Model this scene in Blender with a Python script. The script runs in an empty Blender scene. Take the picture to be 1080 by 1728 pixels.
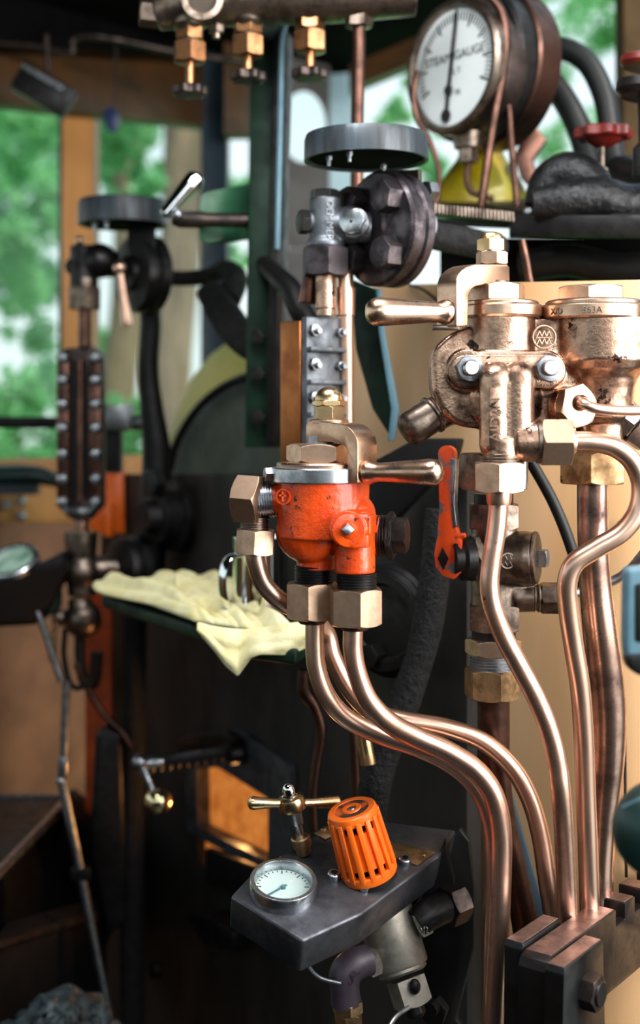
import bpy, bmesh, math, random
from mathutils import Vector, Matrix, noise
random.seed(7)
SC = bpy.context.scene
COL = SC.collection
R = math.radians
# ---------------------------------------------------------------- camera
F, CX, HY, ZC = 2200.0, 540.0, 700.0, 1.55      # focal length in pixels, vanishing column, horizon row, eye height
FOCUS = 1.05
cd = bpy.data.cameras.new('camera'); cam = bpy.data.objects.new('camera', cd); COL.objects.link(cam)
cam.location = (0, 0, ZC); cam.rotation_euler = (R(90), 0, 0)
cd.sensor_fit = 'VERTICAL'; cd.sensor_height = 36.0; cd.sensor_width = 24.0
cd.lens = 36.0 * F / 1728.0
cd.shift_y = -(864 - HY) / 1728.0
cd.clip_start = 0.05; cd.clip_end = 200
cd.dof.use_dof = True; cd.dof.focus_distance = FOCUS; cd.dof.aperture_fstop = 3.6
SC.camera = cam
# ---------------------------------------------------------------- colour management
SC.view_settings.view_transform = 'Standard'; SC.view_settings.look = 'None'
SC.view_settings.exposure = 0.1; SC.view_settings.gamma = 1.0
SC.view_settings.use_curve_mapping = False
SC.cycles.max_bounces = 8; SC.cycles.glossy_bounces = 4; SC.cycles.transmission_bounces = 6
SC.cycles.use_denoising = True
SC.cycles.caustics_reflective = False; SC.cycles.caustics_refractive = False
SC.cycles.sample_clamp_indirect = 4.0
# ---------------------------------------------------------------- sky
W = bpy.data.worlds.new('sky'); SC.world = W; W.use_nodes = True
wn = W.node_tree; wn.nodes.clear()
wo = wn.nodes.new('ShaderNodeOutputWorld'); wb = wn.nodes.new('ShaderNodeBackground')
wtc = wn.nodes.new('ShaderNodeTexCoord'); wsep = wn.nodes.new('ShaderNodeSeparateXYZ')
wramp = wn.nodes.new('ShaderNodeValToRGB')
wn.links.new(wtc.outputs['Generated'], wsep.inputs[0]); wn.links.new(wsep.outputs['Z'], wramp.inputs[0])
e = wramp.color_ramp.elements
e[0].position = 0.0; e[0].color = (0.80, 0.90, 0.88, 1)
e[1].position = 0.6; e[1].color = (0.62, 0.82, 0.98, 1)
wn.links.new(wramp.outputs[0], wb.inputs[0]); wb.inputs[1].default_value = 1.25
wn.links.new(wb.outputs[0], wo.inputs[0])
# ---------------------------------------------------------------- daylight
def area(name, loc, target, sx, sy, power, col=(1, 1, 1)):
    l = bpy.data.lights.new(name, 'AREA'); l.shape = 'RECTANGLE'; l.size = sx; l.size_y = sy
    l.energy = power; l.color = col
    o = bpy.data.objects.new(name, l); COL.objects.link(o); o.location = loc
    d = Vector(target) - Vector(loc); o.rotation_euler = d.to_track_quat('-Z', 'Y').to_euler()
    return o
sun = bpy.data.lights.new('sun', 'SUN'); sun.energy = 4.0; sun.angle = R(2); sun.color = (1, 0.95, 0.86)
so = bpy.data.objects.new('sun', sun); COL.objects.link(so); so.location = (3, -3, 5)
so.rotation_euler = (Vector((0, 0, 0)) - Vector((0.45, -0.55, 0.75))).to_track_quat('-Z', 'Y').to_euler()
area('doorway_daylight', (0.95, 0.55, 1.80), (0.25, 1.10, 1.45), 1.0, 1.1, 44.0, (1, 0.985, 0.965))
area('open_cab_back_daylight', (0.45, -0.70, 2.10), (0.15, 1.1, 1.3), 1.0, 0.5, 5.0, (0.95, 0.98, 1.0))
area('overhead_fill', (0.0, 0.92, 2.25), (-0.1, 1.4, 1.3), 0.55, 0.45, 15.0, (0.96, 0.98, 1.0))  # added lamp for light from above; the ceiling has no hatch
# ---------------------------------------------------------------- helpers
def lin(h):
    h = h.lstrip('#'); o = []
    for i in (0, 2, 4):
        v = int(h[i:i + 2], 16) / 255.0
        o.append(v / 12.92 if v <= 0.04045 else ((v + 0.055) / 1.055) ** 2.4)
    return (o[0], o[1], o[2], 1.0)

def P(px, py, Y):
    return Vector(((px - CX) * Y / F, Y, ZC - (py - HY) * Y / F))

class Fr:
    """a working plane at depth Y0: K(column, row, depth offset) in photo pixels of that plane"""
    def __init__(self, Y0): self.Y = Y0; self.s = Y0 / F
    def __call__(self, px, py, d=0.0): return P(px, py, self.Y + d * self.s)

V = Vector
XX, YY, ZZ = V((1, 0, 0)), V((0, 1, 0)), V((0, 0, 1))
def basis(ax, ref=(0, -1, 0)):
    ax = V(ax).normalized(); ref = V(ref)
    u = ref - ax * ref.dot(ax)
    if u.length < 1e-3:
        ref = V((0, 0, 1)); u = ref - ax * ref.dot(ax)
        if u.length < 1e-3: ref = V((1, 0, 0)); u = ref - ax * ref.dot(ax)
    u.normalize(); v = ax.cross(u)
    return ax, u, v

def spline(pts, n=10):
    """Catmull-Rom through points (tuples with any number of numbers)"""
    if len(pts) < 3: return [V(p) for p in pts]
    q = [tuple(p) for p in pts]; q = [tuple(2 * a - b for a, b in zip(q[0], q[1]))] + q + [tuple(2 * a - b for a, b in zip(q[-1], q[-2]))]
    out = []
    for i in range(1, len(q) - 2):
        p0, p1, p2, p3 = q[i - 1:i + 3]
        for k in range(n):
            t = k / n
            out.append(tuple(0.5 * (2 * b + (c - a) * t + (2 * a - 5 * b + 4 * c - d) * t * t + (3 * b - a - 3 * c + d) * t ** 3)
                             for a, b, c, d in zip(p0, p1, p2, p3)))
    out.append(q[-2])
    return out

def arc(cx, cy, r, a0, a1, n=7): return [(cx + r * math.cos(R(a0 + (a1 - a0) * i / n)), cy - r * math.sin(R(a0 + (a1 - a0) * i / n))) for i in range(n + 1)]
class MB:
    def __init__(self): self.bm = bmesh.new()
    def ring(self, pts): return [self.bm.verts.new(p) for p in pts]
    def bridge(self, a, b):
        n, m = len(a), len(b)
        if n == 1 and m == 1: return
        if n == 1:
            for i in range(m): self.bm.faces.new((a[0], b[(i + 1) % m], b[i]))
        elif m == 1:
            for i in range(n): self.bm.faces.new((a[i], a[(i + 1) % n], b[0]))
        else:
            for i in range(n): self.bm.faces.new((a[i], a[(i + 1) % n], b[(i + 1) % n], b[i]))
    def lathe(self, p, ax, prof, n=40, ref=(0, -1, 0), sq=(1, 1)):
        """prof: (height, radius) pairs; capped at both ends"""
        ax, u, v = basis(ax, ref); p = V(p); prev = first = None
        for h, r in prof:
            c = p + ax * h
            if r < 1e-7: rg = self.ring([c])
            else: rg = self.ring([c + u * (r * sq[0] * math.cos(2 * math.pi * i / n)) + v * (r * sq[1] * math.sin(2 * math.pi * i / n)) for i in range(n)])
            if prev is not None: self.bridge(prev, rg)
            else: first = rg
            prev = rg
        if len(first) > 2: self.bm.faces.new(list(reversed(first)))
        if len(prev) > 2: self.bm.faces.new(prev)
        return self
    def ringlathe(self, p, ax, prof, n=48, ref=(0, -1, 0)):
        """closed profile swept round: a torus-like ring"""
        ax, u, v = basis(ax, ref); p = V(p); rs = []
        for h, r in prof:
            c = p + ax * h
            rs.append(self.ring([c + u * (r * math.cos(2 * math.pi * i / n)) + v * (r * math.sin(2 * math.pi * i / n)) for i in range(n)]))
        for i in range(len(rs)): self.bridge(rs[i], rs[(i + 1) % len(rs)])
        return self
    def cyl(self, a, b, r0, r1=None, n=32, bev=0.0):
        a, b = V(a), V(b); L = (b - a).length; r1 = r0 if r1 is None else r1
        if bev > 0: return self.lathe(a, b - a, [(0, r0 - bev), (bev * .3, r0 - bev * .3), (bev, r0), (L - bev, r1), (L - bev * .3, r1 - bev * .3), (L, r1 - bev)], n)
        return self.lathe(a, b - a, [(0, r0), (L, r1)], n)
    def thread(self, a, b, r, pitch, depth=None, n=36):
        a, b = V(a), V(b); L = (b - a).length; k = max(2, int(round(L / pitch))); depth = depth or pitch * .5; pr = []
        for i in range(k):
            h = L * i / k; q = L / k
            pr += [(h + q * .08, r - depth), (h + q * .38, r), (h + q * .62, r), (h + q * .92, r - depth)]
        return self.lathe(a, b - a, pr, n)
    def hexn(self, p, ax, Rc, h, roll=0.0, n=6, lo=True, hi=True, ref=(0, -1, 0)):
        """a nut: Rc = corner radius, chamfered by a cone at both ends"""
        ax, u, v = basis(ax, ref); p = V(p); per = 8; N = n * per; ap = Rc * math.cos(math.pi / n); rc = ap * 1.01
        rr = []
        for i in range(N):
            th = 2 * math.pi * i / N; m = (th % (2 * math.pi / n)) - math.pi / n
            rr.append(ap / math.cos(m))
        def pt(i, r, z):
            th = 2 * math.pi * i / N + R(roll)
            return p + ax * z + u * (r * math.cos(th)) + v * (r * math.sin(th))
        k = 0.6; rings = []
        if lo: rings.append(self.ring([pt(i, min(rr[i], rc), 0) for i in range(N)]))
        rings.append(self.ring([pt(i, rr[i], max(0, rr[i] - rc) * k if lo else 0) for i in range(N)]))
        rings.append(self.ring([pt(i, rr[i], h - (max(0, rr[i] - rc) * k if hi else 0)) for i in range(N)]))
        if hi: rings.append(self.ring([pt(i, min(rr[i], rc) * .985, h + 0.00001) for i in range(N)]))
        for a, b in zip(rings, rings[1:]): self.bridge(a, b)
        self.bm.faces.new(list(reversed(rings[0]))); self.bm.faces.new(rings[-1])
        return self
    def _merge(self, tb):
        me = bpy.data.meshes.new('tmp'); tb.to_mesh(me); tb.free(); self.bm.from_mesh(me); bpy.data.meshes.remove(me)
    def prism(self, pts, ext, bev=0.0, seg=2):
        """a polygon of world points extruded by vector ext"""
        tb = bmesh.new(); ext = V(ext)
        a = [tb.verts.new(V(p)) for p in pts]; b = [tb.verts.new(V(p) + ext) for p in pts]
        tb.faces.new(a); tb.faces.new(list(reversed(b))); n = len(a)
        for i in range(n): tb.faces.new((a[(i + 1) % n], a[i], b[i], b[(i + 1) % n]))
        bmesh.ops.recalc_face_normals(tb, faces=tb.faces)
        if bev > 0: bmesh.ops.bevel(tb, geom=list(tb.edges), offset=bev, segments=seg, affect='EDGES', profile=0.5, clamp_overlap=True)
        self._merge(tb); return self
    def box(self, c, h, ax=None, bev=0.0, seg=2):
        """centre, half sizes, axes (x, y, z)"""
        c = V(c); ax = ax or (XX, YY, ZZ); x, y, z = [V(a).normalized() * k for a, k in zip(ax, h)]
        return self.prism([c - x - y - z, c + x - y - z, c + x + y - z, c - x + y - z], z * 2, bev, seg)
    def ball(self, c, r, n=24, m=14):
        r = (r, r, r) if not isinstance(r, (tuple, list)) else r
        bmesh.ops.create_uvsphere(self.bm, u_segments=n, v_segments=m, radius=1.0,
                                  matrix=Matrix.Translation(V(c)) @ Matrix.Diagonal((r[0], r[1], r[2], 1)))
        return self
    def tube(self, pts, r, n=20, sp=8, roundends=False, sq=1.0, ref=(0, -1, 0)):
        """a pipe through world points; r a number or one per point; sq flattens it across the frame's second axis"""
        rl = list(r) if isinstance(r, (list, tuple)) else [r] * len(pts)
        q = spline([tuple(p) + (k,) for p, k in zip(pts, rl)], sp) if sp > 1 else [tuple(p) + (k,) for p, k in zip(pts, rl)]
        cs = [V(a[:3]) for a in q]; rs = [a[3] for a in q]
        tang = []
        for i in range(len(cs)):
            a = cs[max(0, i - 1)]; b = cs[min(len(cs) - 1, i + 1)]; tang.append((b - a).normalized())
        _, u, v = basis(tang[0], ref); prev = None; first = None
        for i, c in enumerate(cs):
            t = tang[i]; u = (u - t * u.dot(t)).normalized(); v = t.cross(u)
            rg = self.ring([c + u * (rs[i] * math.cos(2 * math.pi * k / n)) + v * (rs[i] * sq * math.sin(2 * math.pi * k / n)) for k in range(n)])
            if prev: self.bridge(prev, rg)
            else: first = rg
            prev = rg
        if roundends:
            for rg, t, c, rad, rev in ((first, -tang[0], cs[0], rs[0], True), (prev, tang[-1], cs[-1], rs[-1], False)):
                pr = rg
                for k in (1, 2, 3):
                    a = math.pi / 2 * k / 4
                    nr = self.ring([c + (w.co - c) * math.cos(a) + t * rad * math.sin(a) for w in rg])
                    self.bridge(nr, pr) if rev else self.bridge(pr, nr)
                    pr = nr
                self.bm.faces.new(list(reversed(pr)) if rev else pr)
        else:
            self.bm.faces.new(list(reversed(first))); self.bm.faces.new(prev)
        return self
    def build(self, name, m, parent=None, sharp=34, smooth=True):
        bmesh.ops.recalc_face_normals(self.bm, faces=self.bm.faces)
        me = bpy.data.meshes.new(name); self.bm.to_mesh(me); self.bm.free()
        if smooth:
            me.polygons.foreach_set('use_smooth', [True] * len(me.polygons)); me.set_sharp_from_angle(angle=R(sharp))
        me.materials.append(m)
        o = bpy.data.objects.new(name, me); COL.objects.link(o)
        place(o, parent)
        return o

def world_loc(o):
    l = o.location.copy()
    while o.parent: o = o.parent; l = l + o.location
    return l
def place(o, parent):
    """meshes are made in world coordinates: shift them into the parent's (or their own) origin"""
    me = o.data
    if parent is not None:
        me.transform(Matrix.Translation(-world_loc(parent))); o.parent = parent
    elif len(me.vertices):
        lo = [min(v.co[i] for v in me.vertices) for i in range(3)]; hi = [max(v.co[i] for v in me.vertices) for i in range(3)]
        c = V(((lo[0] + hi[0]) / 2, (lo[1] + hi[1]) / 2, lo[2])); me.transform(Matrix.Translation(-c)); o.location = c

def bake(o):
    dg = bpy.context.evaluated_depsgraph_get(); dg.update()
    me = bpy.data.meshes.new_from_object(o.evaluated_get(dg)); old = o.data; o.modifiers.clear(); o.data = me; bpy.data.meshes.remove(old)
def cast(mb, name, m, parent=None, voxel=0.001, it=6, sharp=60):
    """fuse overlapping solids into one casting with soft fillets"""
    o = mb.build(name, m, parent)
    r = o.modifiers.new('r', 'REMESH'); r.mode = 'VOXEL'; r.voxel_size = voxel; r.use_smooth_shade = True
    s = o.modifiers.new('s', 'SMOOTH'); s.factor = 0.5; s.iterations = it
    bake(o); me = o.data
    me.polygons.foreach_set('use_smooth', [True] * len(me.polygons))
    if not me.materials: me.materials.append(m)
    return o
def text(txt, loc, xd, yd, size, ext, m, parent, name='lettering', align='CENTER'):
    cu = bpy.data.curves.new(name, 'FONT'); cu.body = txt; cu.size = size; cu.extrude = ext; cu.align_x = align; cu.align_y = 'CENTER'; cu.resolution_u = 3
    o = bpy.data.objects.new(name, cu); COL.objects.link(o)
    dg = bpy.context.evaluated_depsgraph_get(); dg.update()
    me = bpy.data.meshes.new_from_object(o.evaluated_get(dg)); COL.objects.unlink(o); bpy.data.objects.remove(o)
    x = V(xd).normalized(); y = V(yd).normalized(); z = x.cross(y)
    M = Matrix((x, y, z)).transposed().to_4x4(); M.translation = V(loc); me.transform(M)
    me.materials.clear(); me.materials.append(m)
    n = bpy.data.objects.new(name, me); COL.objects.link(n); place(n, parent); return n

def tag(o, label=None, cat=None, group=None, kind=None):
    if label: o['label'] = label
    if cat: o['category'] = cat
    if group: o['group'] = group
    if kind: o['kind'] = kind
    return o
def thing(name, label, cat, loc, group=None):
    o = bpy.data.objects.new(name, None); COL.objects.link(o); o.location = loc; o.empty_display_size = 0.02
    return tag(o, label, cat, group)
def struct(o): o['kind'] = 'structure'; return o
# ---------------------------------------------------------------- materials
def mat(name, c1, c2=None, metal=0.0, rough=0.4, rough2=None, scale=40, detail=6, bump=0.0, bscale=300, bevel=0.0, lo=0.4, hi=0.62,
        spots=None, spot_scale=60, spot_at=0.68, spot_rough=0.6, spot_metal=None, emit=None, es=0.0, coat=0.0, stretch=None, trans=0.0, spec=0.5, bdist=.001, glow=0.0):
    """c1/c2 mottled by noise; spots: worn flecks of another colour"""
    m = bpy.data.materials.new(name); m.use_nodes = True; t = m.node_tree; n = t.nodes; L = t.links
    b = n['Principled BSDF']; c1 = lin(c1); b.inputs['Base Color'].default_value = c1; b.inputs['Metallic'].default_value = metal
    b.inputs['Roughness'].default_value = rough; b.inputs['Coat Weight'].default_value = coat; b.inputs['Coat Roughness'].default_value = 0.12
    b.inputs['Transmission Weight'].default_value = trans; b.inputs['Specular IOR Level'].default_value = spec
    tc = n.new('ShaderNodeTexCoord'); src = tc.outputs['Object']
    if stretch:
        mp = n.new('ShaderNodeMapping'); mp.inputs['Scale'].default_value = stretch; L.new(src, mp.inputs[0]); src = mp.outputs[0]
    colour = None
    if c2 or rough2 is not None:
        nz = n.new('ShaderNodeTexNoise'); nz.inputs['Scale'].default_value = scale; nz.inputs['Detail'].default_value = detail; nz.inputs['Roughness'].default_value = 0.62
        L.new(src, nz.inputs['Vector'])
        mr = n.new('ShaderNodeMapRange'); mr.inputs['From Min'].default_value = lo; mr.inputs['From Max'].default_value = hi; L.new(nz.outputs['Fac'], mr.inputs['Value'])
        if c2:
            mx = n.new('ShaderNodeMix'); mx.data_type = 'RGBA'; mx.inputs['A'].default_value = c1; mx.inputs['B'].default_value = lin(c2)
            L.new(mr.outputs[0], mx.inputs['Factor']); colour = mx.outputs['Result']
        if rough2 is not None:
            mf = n.new('ShaderNodeMix'); mf.data_type = 'FLOAT'; mf.inputs['A'].default_value = rough; mf.inputs['B'].default_value = rough2
            L.new(mr.outputs[0], mf.inputs['Factor']); L.new(mf.outputs['Result'], b.inputs['Roughness'])
    if spots:
        ns = n.new('ShaderNodeTexNoise'); ns.inputs['Scale'].default_value = spot_scale; ns.inputs['Detail'].default_value = 8; ns.inputs['Roughness'].default_value = 0.7
        L.new(tc.outputs['Object'], ns.inputs['Vector'])
        ms = n.new('ShaderNodeMapRange'); ms.inputs['From Min'].default_value = spot_at; ms.inputs['From Max'].default_value = spot_at + 0.03; L.new(ns.outputs['Fac'], ms.inputs['Value'])
        mx2 = n.new('ShaderNodeMix'); mx2.data_type = 'RGBA'; mx2.inputs['A'].default_value = c1; mx2.inputs['B'].default_value = lin(spots)
        if colour: L.new(colour, mx2.inputs['A'])
        L.new(ms.outputs[0], mx2.inputs['Factor']); colour = mx2.outputs['Result']
    if colour: L.new(colour, b.inputs['Base Color'])
    if glow > 0: L.new(colour, b.inputs['Emission Color']); b.inputs['Emission Strength'].default_value = glow
    nrm = None
    if bevel > 0:
        bv = n.new('ShaderNodeBevel'); bv.samples = 4; bv.inputs['Radius'].default_value = bevel; nrm = bv.outputs[0]
    if bump > 0:
        nb = n.new('ShaderNodeTexNoise'); nb.inputs['Scale'].default_value = bscale; nb.inputs['Detail'].default_value = 5; nb.inputs['Roughness'].default_value = 0.6
        L.new(src if stretch else tc.outputs['Object'], nb.inputs['Vector'])
        bp = n.new('ShaderNodeBump'); bp.inputs['Strength'].default_value = bump; bp.inputs['Distance'].default_value = bdist
        L.new(nb.outputs['Fac'], bp.inputs['Height'])
        if nrm: L.new(nrm, bp.inputs['Normal'])
        nrm = bp.outputs[0]
    if nrm: L.new(nrm, b.inputs['Normal'])
    if emit:
        b.inputs['Emission Color'].default_value = lin(emit); b.inputs['Emission Strength'].default_value = es
    return m
M = {}
M['bronze'] = mat('polished_bronze', '#d0ac94', '#ab8870', 1, .24, .36, scale=35, bump=.04, bscale=500, bevel=.0007)
M['bronze_cast'] = mat('cast_bronze', '#b99680', '#5b463a', 1, .27, .42, scale=45, bump=.30, bscale=330, lo=.45, hi=.66, spots='#2e2320', spot_scale=50, spot_at=.60)
M['bronze_dark'] = mat('tarnished_bronze', '#8c7d71', '#4c4139', 1, .32, .46, scale=50, bump=.12, bscale=420, bevel=.0006)
M['bronze_nut'] = mat('dull_bronze_nut', '#cdab92', '#a98b74', 1, .36, .44, scale=60, bump=.04, bscale=700, bevel=.0008)
M['brass'] = mat('brass', '#dcbf94', '#b5946a', 1, .22, .34, scale=30, bevel=.0006)
M['brass_stained'] = mat('stained_brass', '#bf9c74', '#786044', 1, .38, .5, scale=55, bump=.08, bscale=300, bevel=.0008, spots='#3a2c1a', spot_scale=45, spot_at=.62)
M['copper'] = mat('polished_copper', '#e8c2ac', '#cba28b', 1, .29, .40, scale=22, bump=.035, bscale=120, lo=.35, hi=.7)
M['copper_worn'] = mat('worn_copper', '#e4bca6', '#a07862', 1, .30, .44, scale=30, bump=.08, bscale=110, lo=.4, hi=.7, spots='#5b3524', spot_scale=40, spot_at=.68)
M['copper_dark'] = mat('dark_copper', '#6c4d42', '#3c2c26', 1, .34, .46, scale=25, bump=.05, bscale=120)
M['copper_thick'] = mat('heat_marked_copper', '#d2ab98', '#3a2c2c', 1, .26, .36, scale=14, bump=.08, bscale=90, lo=.45, hi=.66)
M['steel'] = mat('bright_steel', '#c8cbd0', '#8f949b', 1, .24, .36, scale=60, bevel=.0005)
M['steel_nut'] = mat('grey_steel', '#9a9ca0', '#6f7276', 1, .34, .45, scale=80, bevel=.0005)
M['chrome'] = mat('chrome', '#e6e8ea', None, 1, .09)
M['iron'] = mat('black_iron', '#2f2d2d', '#191818', .75, .36, .5, scale=50, bump=.12, bscale=300, bevel=.0008)
M['iron_brown'] = mat('oily_iron', '#4a3e39', '#231e1c', .8, .34, .46, scale=45, bump=.14, bscale=330)
M['black'] = mat('black_paint', '#0c0c0e', '#060607', 0, .45, .6, scale=30, bump=.04, bscale=160, spec=.22)
M['gloss_black'] = mat('gloss_black', '#050506', '#030303', 0, .34, .5, scale=40, bump=.05, bscale=200, bevel=.0008, spec=.35)
M['matte_black'] = mat('flat_black', '#0a0a0a', '#050505', 0, .9, .95, scale=10, spec=.05)  # plain matte black with almost no specular
M['black_oily'] = mat('oily_black', '#141313', '#0a0909', .2, .36, .55, scale=30, bump=.15, bscale=120, spec=.25)
M['plate'] = mat('dark_backplate', '#35312e', '#211f1d', 0, .5, .65, scale=12, bump=.05, bscale=90, stretch=(1, 1, .4), spec=.25)
M['rim_green'] = mat('dark_green_paint', '#0e2a1c', '#081a11', 0, .5, .65, scale=25, bump=.04, bscale=120, spec=.2)
M['lever_green'] = mat('worn_green_paint', '#2a6242', '#1a462e', 0, .36, .5, scale=25, bump=.05, bscale=120)
M['orange'] = mat('orange_paint', '#e04c0e', '#c83a08', 0, .25, .42, scale=45, bump=.8, bscale=150, spots='#2c1a16', spot_scale=70, spot_at=.585, coat=.2)
M['orange_plastic'] = mat('orange_plastic', '#f4701c', '#ee6414', 0, .32, .4, scale=60, spots='#5a2a12', spot_scale=60, spot_at=.72)
M['tan'] = mat('tan_cladding', '#f5c99a', '#e8b078', 0, .36, .5, scale=9, bump=.03, bscale=60, stretch=(1, 1, .25), spots='#7a5232', spot_scale=55, spot_at=.76, lo=.3, hi=.7)
M['ochre'] = mat('ochre_wood', '#c98a4c', '#b0743c', 0, .45, .55, scale=14, bump=.05, bscale=80, stretch=(1, 1, .15))
M['ochre_dark'] = mat('varnished_wood', '#523418', '#3a240f', 0, .4, .5, scale=14, bump=.05, bscale=80, stretch=(.15, 1, 1))
M['boiler_green'] = mat('boiler_green', '#4d5348', '#3a4038', 0, .45, .6, scale=10, spec=.3)
M['lime'] = mat('yellow_lining', '#c4b548', '#a9ad46', 0, .4, .5, scale=10)
M['slate_blue'] = mat('slate_blue_paint', '#2a3a44', '#1f2c35', 0, .4, .5, scale=20)
M['pale_blue'] = mat('pale_blue_paint', '#c4dde6', '#aecad6', 0, .45, .5, scale=20)
M['enamel'] = mat('dial_enamel', '#d9dedd', None, 0, .3)
M['ink'] = mat('dial_ink', '#101314', None, 0, .5)
M['cloth'] = mat('yellow_cloth', '#f6edbe', '#ecdfa2', 0, .95, .95, scale=40, bump=.9, bscale=600, spec=.1, spots='#c99c66', spot_scale=30, spot_at=.74)
M['purple'] = mat('primer_purple', '#453a45', '#2c242b', .1, .42, .55, scale=35, bump=.06, bscale=250)
M['silver'] = mat('cast_silver', '#a39c90', '#746e64', .7, .40, .5, scale=40, bump=.05, bscale=250)
M['boxtop'] = mat('worn_gunmetal', '#66676c', '#36363b', .8, .32, .5, scale=22, bump=.10, bscale=160, bevel=.0012, spots='#8d8d92', spot_scale=45, spot_at=.7)
def thin_glass(name, tint, refl=1.0):
    m = bpy.data.materials.new(name); m.use_nodes = True; t = m.node_tree; n = t.nodes; n.clear(); L = t.links
    o = n.new('ShaderNodeOutputMaterial'); tr = n.new('ShaderNodeBsdfTransparent'); gl = n.new('ShaderNodeBsdfGlossy'); fr = n.new('ShaderNodeFresnel'); mx = n.new('ShaderNodeMixShader')
    tr.inputs[0].default_value = lin(tint); gl.inputs['Roughness'].default_value = .02; fr.inputs[0].default_value = 1.45
    ge = n.new('ShaderNodeNewGeometry'); mu = n.new('ShaderNodeMath'); mu.operation = 'MULTIPLY_ADD'; mu.inputs[1].default_value = -1; mu.inputs[2].default_value = 1
    mm = n.new('ShaderNodeMath'); mm.operation = 'MULTIPLY'; L.new(ge.outputs['Backfacing'], mu.inputs[0]); L.new(mu.outputs[0], mm.inputs[0]); L.new(fr.outputs[0], mm.inputs[1])
    L.new(mm.outputs[0], mx.inputs[0]); L.new(tr.outputs[0], mx.inputs[1]); L.new(gl.outputs[0], mx.inputs[2]); L.new(mx.outputs[0], o.inputs[0]); return m
M['glass'] = thin_glass('glass', '#f7fbfa')
M['rubber'] = mat('black_rubber', '#111313', None, 0, .5, bump=.05, spec=.3)
M['wrap'] = mat('lagging_wrap', '#121112', '#080708', 0, .6, .8, scale=90, bump=1.0, bscale=190, spec=.3, bdist=.004)
M['seat'] = mat('dark_green_leather', '#14332f', '#0f2824', 0, .36, .45, scale=20, bump=.04, bscale=250)
M['red'] = mat('red_paint', '#6e1a10', '#4d100a', 0, .35, .45, scale=30)
M['cover_grey'] = mat('grey_casting', '#6d7177', '#3f4246', .8, .42, .55, scale=30, bump=.12, bscale=200, bevel=.0008)
M['lit_worn_steel'] = mat('lit_worn_bare_steel', '#a08a86', '#6d5c5a', 1, .34, .46, scale=60, bump=.08, bscale=200)
M['bronze_dimmed'] = mat('dimmed_bronze', '#a37450', '#6a4930', 1, .32, .45, scale=50, bump=.08, bscale=420, bevel=.0007)  # bronze darkened to offset the overhead lamp near the manifold
M['iron_dark'] = mat('dark_iron', '#211d1c', '#100e0e', .6, .36, .5, scale=40, bump=.12, bscale=250, bevel=.0008)
M['yellow'] = mat('yellow_paint', '#957f10', '#6f6a10', 0, .35, .45, scale=15)
M['teal'] = mat('teal_paint', '#5f8290', '#4d6f7d', 0, .4, .5, scale=15)
M['brick'] = mat('firebrick', '#d9853c', '#a8561c', 0, .9, .95, scale=45, bump=.5, bscale=60, glow=.8, lo=.3, hi=.7)
M['floorplate'] = mat('floor_plate', '#1c1b1a', '#121110', .1, .6, .7, scale=20)
# ================================================================ cab shell
mb = MB(); mb.box((-.2, .9, -.02), (1.9, 2.3, .02)); struct(mb.build('floor', M['floorplate']))
mb = MB(); mb.box((-.835, 1.0, 2.30), (1.215, 1.75, .02)); mb.box((.90, .2, 2.30), (.55, .95, .02)); struct(mb.build('ceiling', M['matte_black']))
def wallseg(name, a, b, y0, y1, m, th=.05, Ya=None):
    """a vertical panel whose edges run between two pixel columns at their own depths"""
    (xa, da), (xb, db) = a, b; A0, A1, B0, B1 = P(xa, y0[0], da), P(xa, y1[0], da), P(xb, y0[1], db), P(xb, y1[1], db)
    mb = MB(); mb.prism([A0, B0, B1, A1], V((0, th, 0)), .003); return mb.build(name, m)
# far side wall with its windows (panel edges follow the photograph's posts)
LW = lambda x: 2.30 + x * .0009
def lw(name, x0, x1, yt0, yb0, yt1=None, yb1=None, m=None, th=.05):
    return wallseg(name, (x0, LW(x0)), (x1, LW(x1)), (yt0, yt1 if yt1 is not None else yt0), (yb0, yb1 if yb1 is not None else yb0), m or M['ochre'], th)
struct(lw('wall_far_side_upper', -420, 345, 790, 885, 765, 880, M['ochre']))
struct(lw('wall_far_side', -420, 345, 885, 2150, 880, 2150, mat('shaded_brown_panel', '#96603a', '#7c4c2a', 0, .4, .5, scale=10, bump=.03)))  # lower wall: darker brown, part own colour, part painted shade
struct(lw('trim_1', -420, 345, 20, 128, 100, 212, M['ochre_dark'], .06))
struct(lw('trim_2', 104, 158, 100, 800, 100, 800, M['ochre'], .07))
struct(lw('trim_3', 98, 106, 180, 800, 180, 800, M['slate_blue'], .05))
struct(lw('trim_4', -420, -330, 100, 800, 100, 800, M['ochre'], .07))
struct(lw('trim_5', 338, 384, -60, 1200, -60, 1200, M['slate_blue'], .07))
struct(lw('trim_6', -420, 345, -250, 70, -250, 112, M['matte_black'], .05))
for i, (x0, x1, y0, y1) in enumerate(((-330, 98, 128, 792), (158, 340, 205, 776))):
    w = lw('window_%d' % (i + 1), x0, x1, y0, y1, m=M['glass'], th=.004); struct(w)
M['grey_wall'] = mat('grey_wall_paint', '#6a6260', '#564f4d', 0, .5, .6, scale=12, spec=.3)
# front wall of the cab with the round spectacle
def FW(px): return 2.55 + (px - 380) * .0010
def fwp(px, py, d=0): return P(px, py, FW(px) + d)
struct(wallseg('wall_front_1', (378, FW(378)), (424, FW(424)), (-60, -60), (228, 228), M['ochre_dark']))
struct(wallseg('wall_front_2', (420, FW(420)), (480, FW(480)), (-60, -60), (1100, 1100), M['slate_blue']))
struct(wallseg('wall_front_3', (378, FW(378)), (470, FW(470)), (620, 620), (2100, 2100), M['plate']))
ow = [(476, -60), (566, -60), (566, 140), (560, 330), (540, 420), (540, 1100), (476, 1100)]
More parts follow.
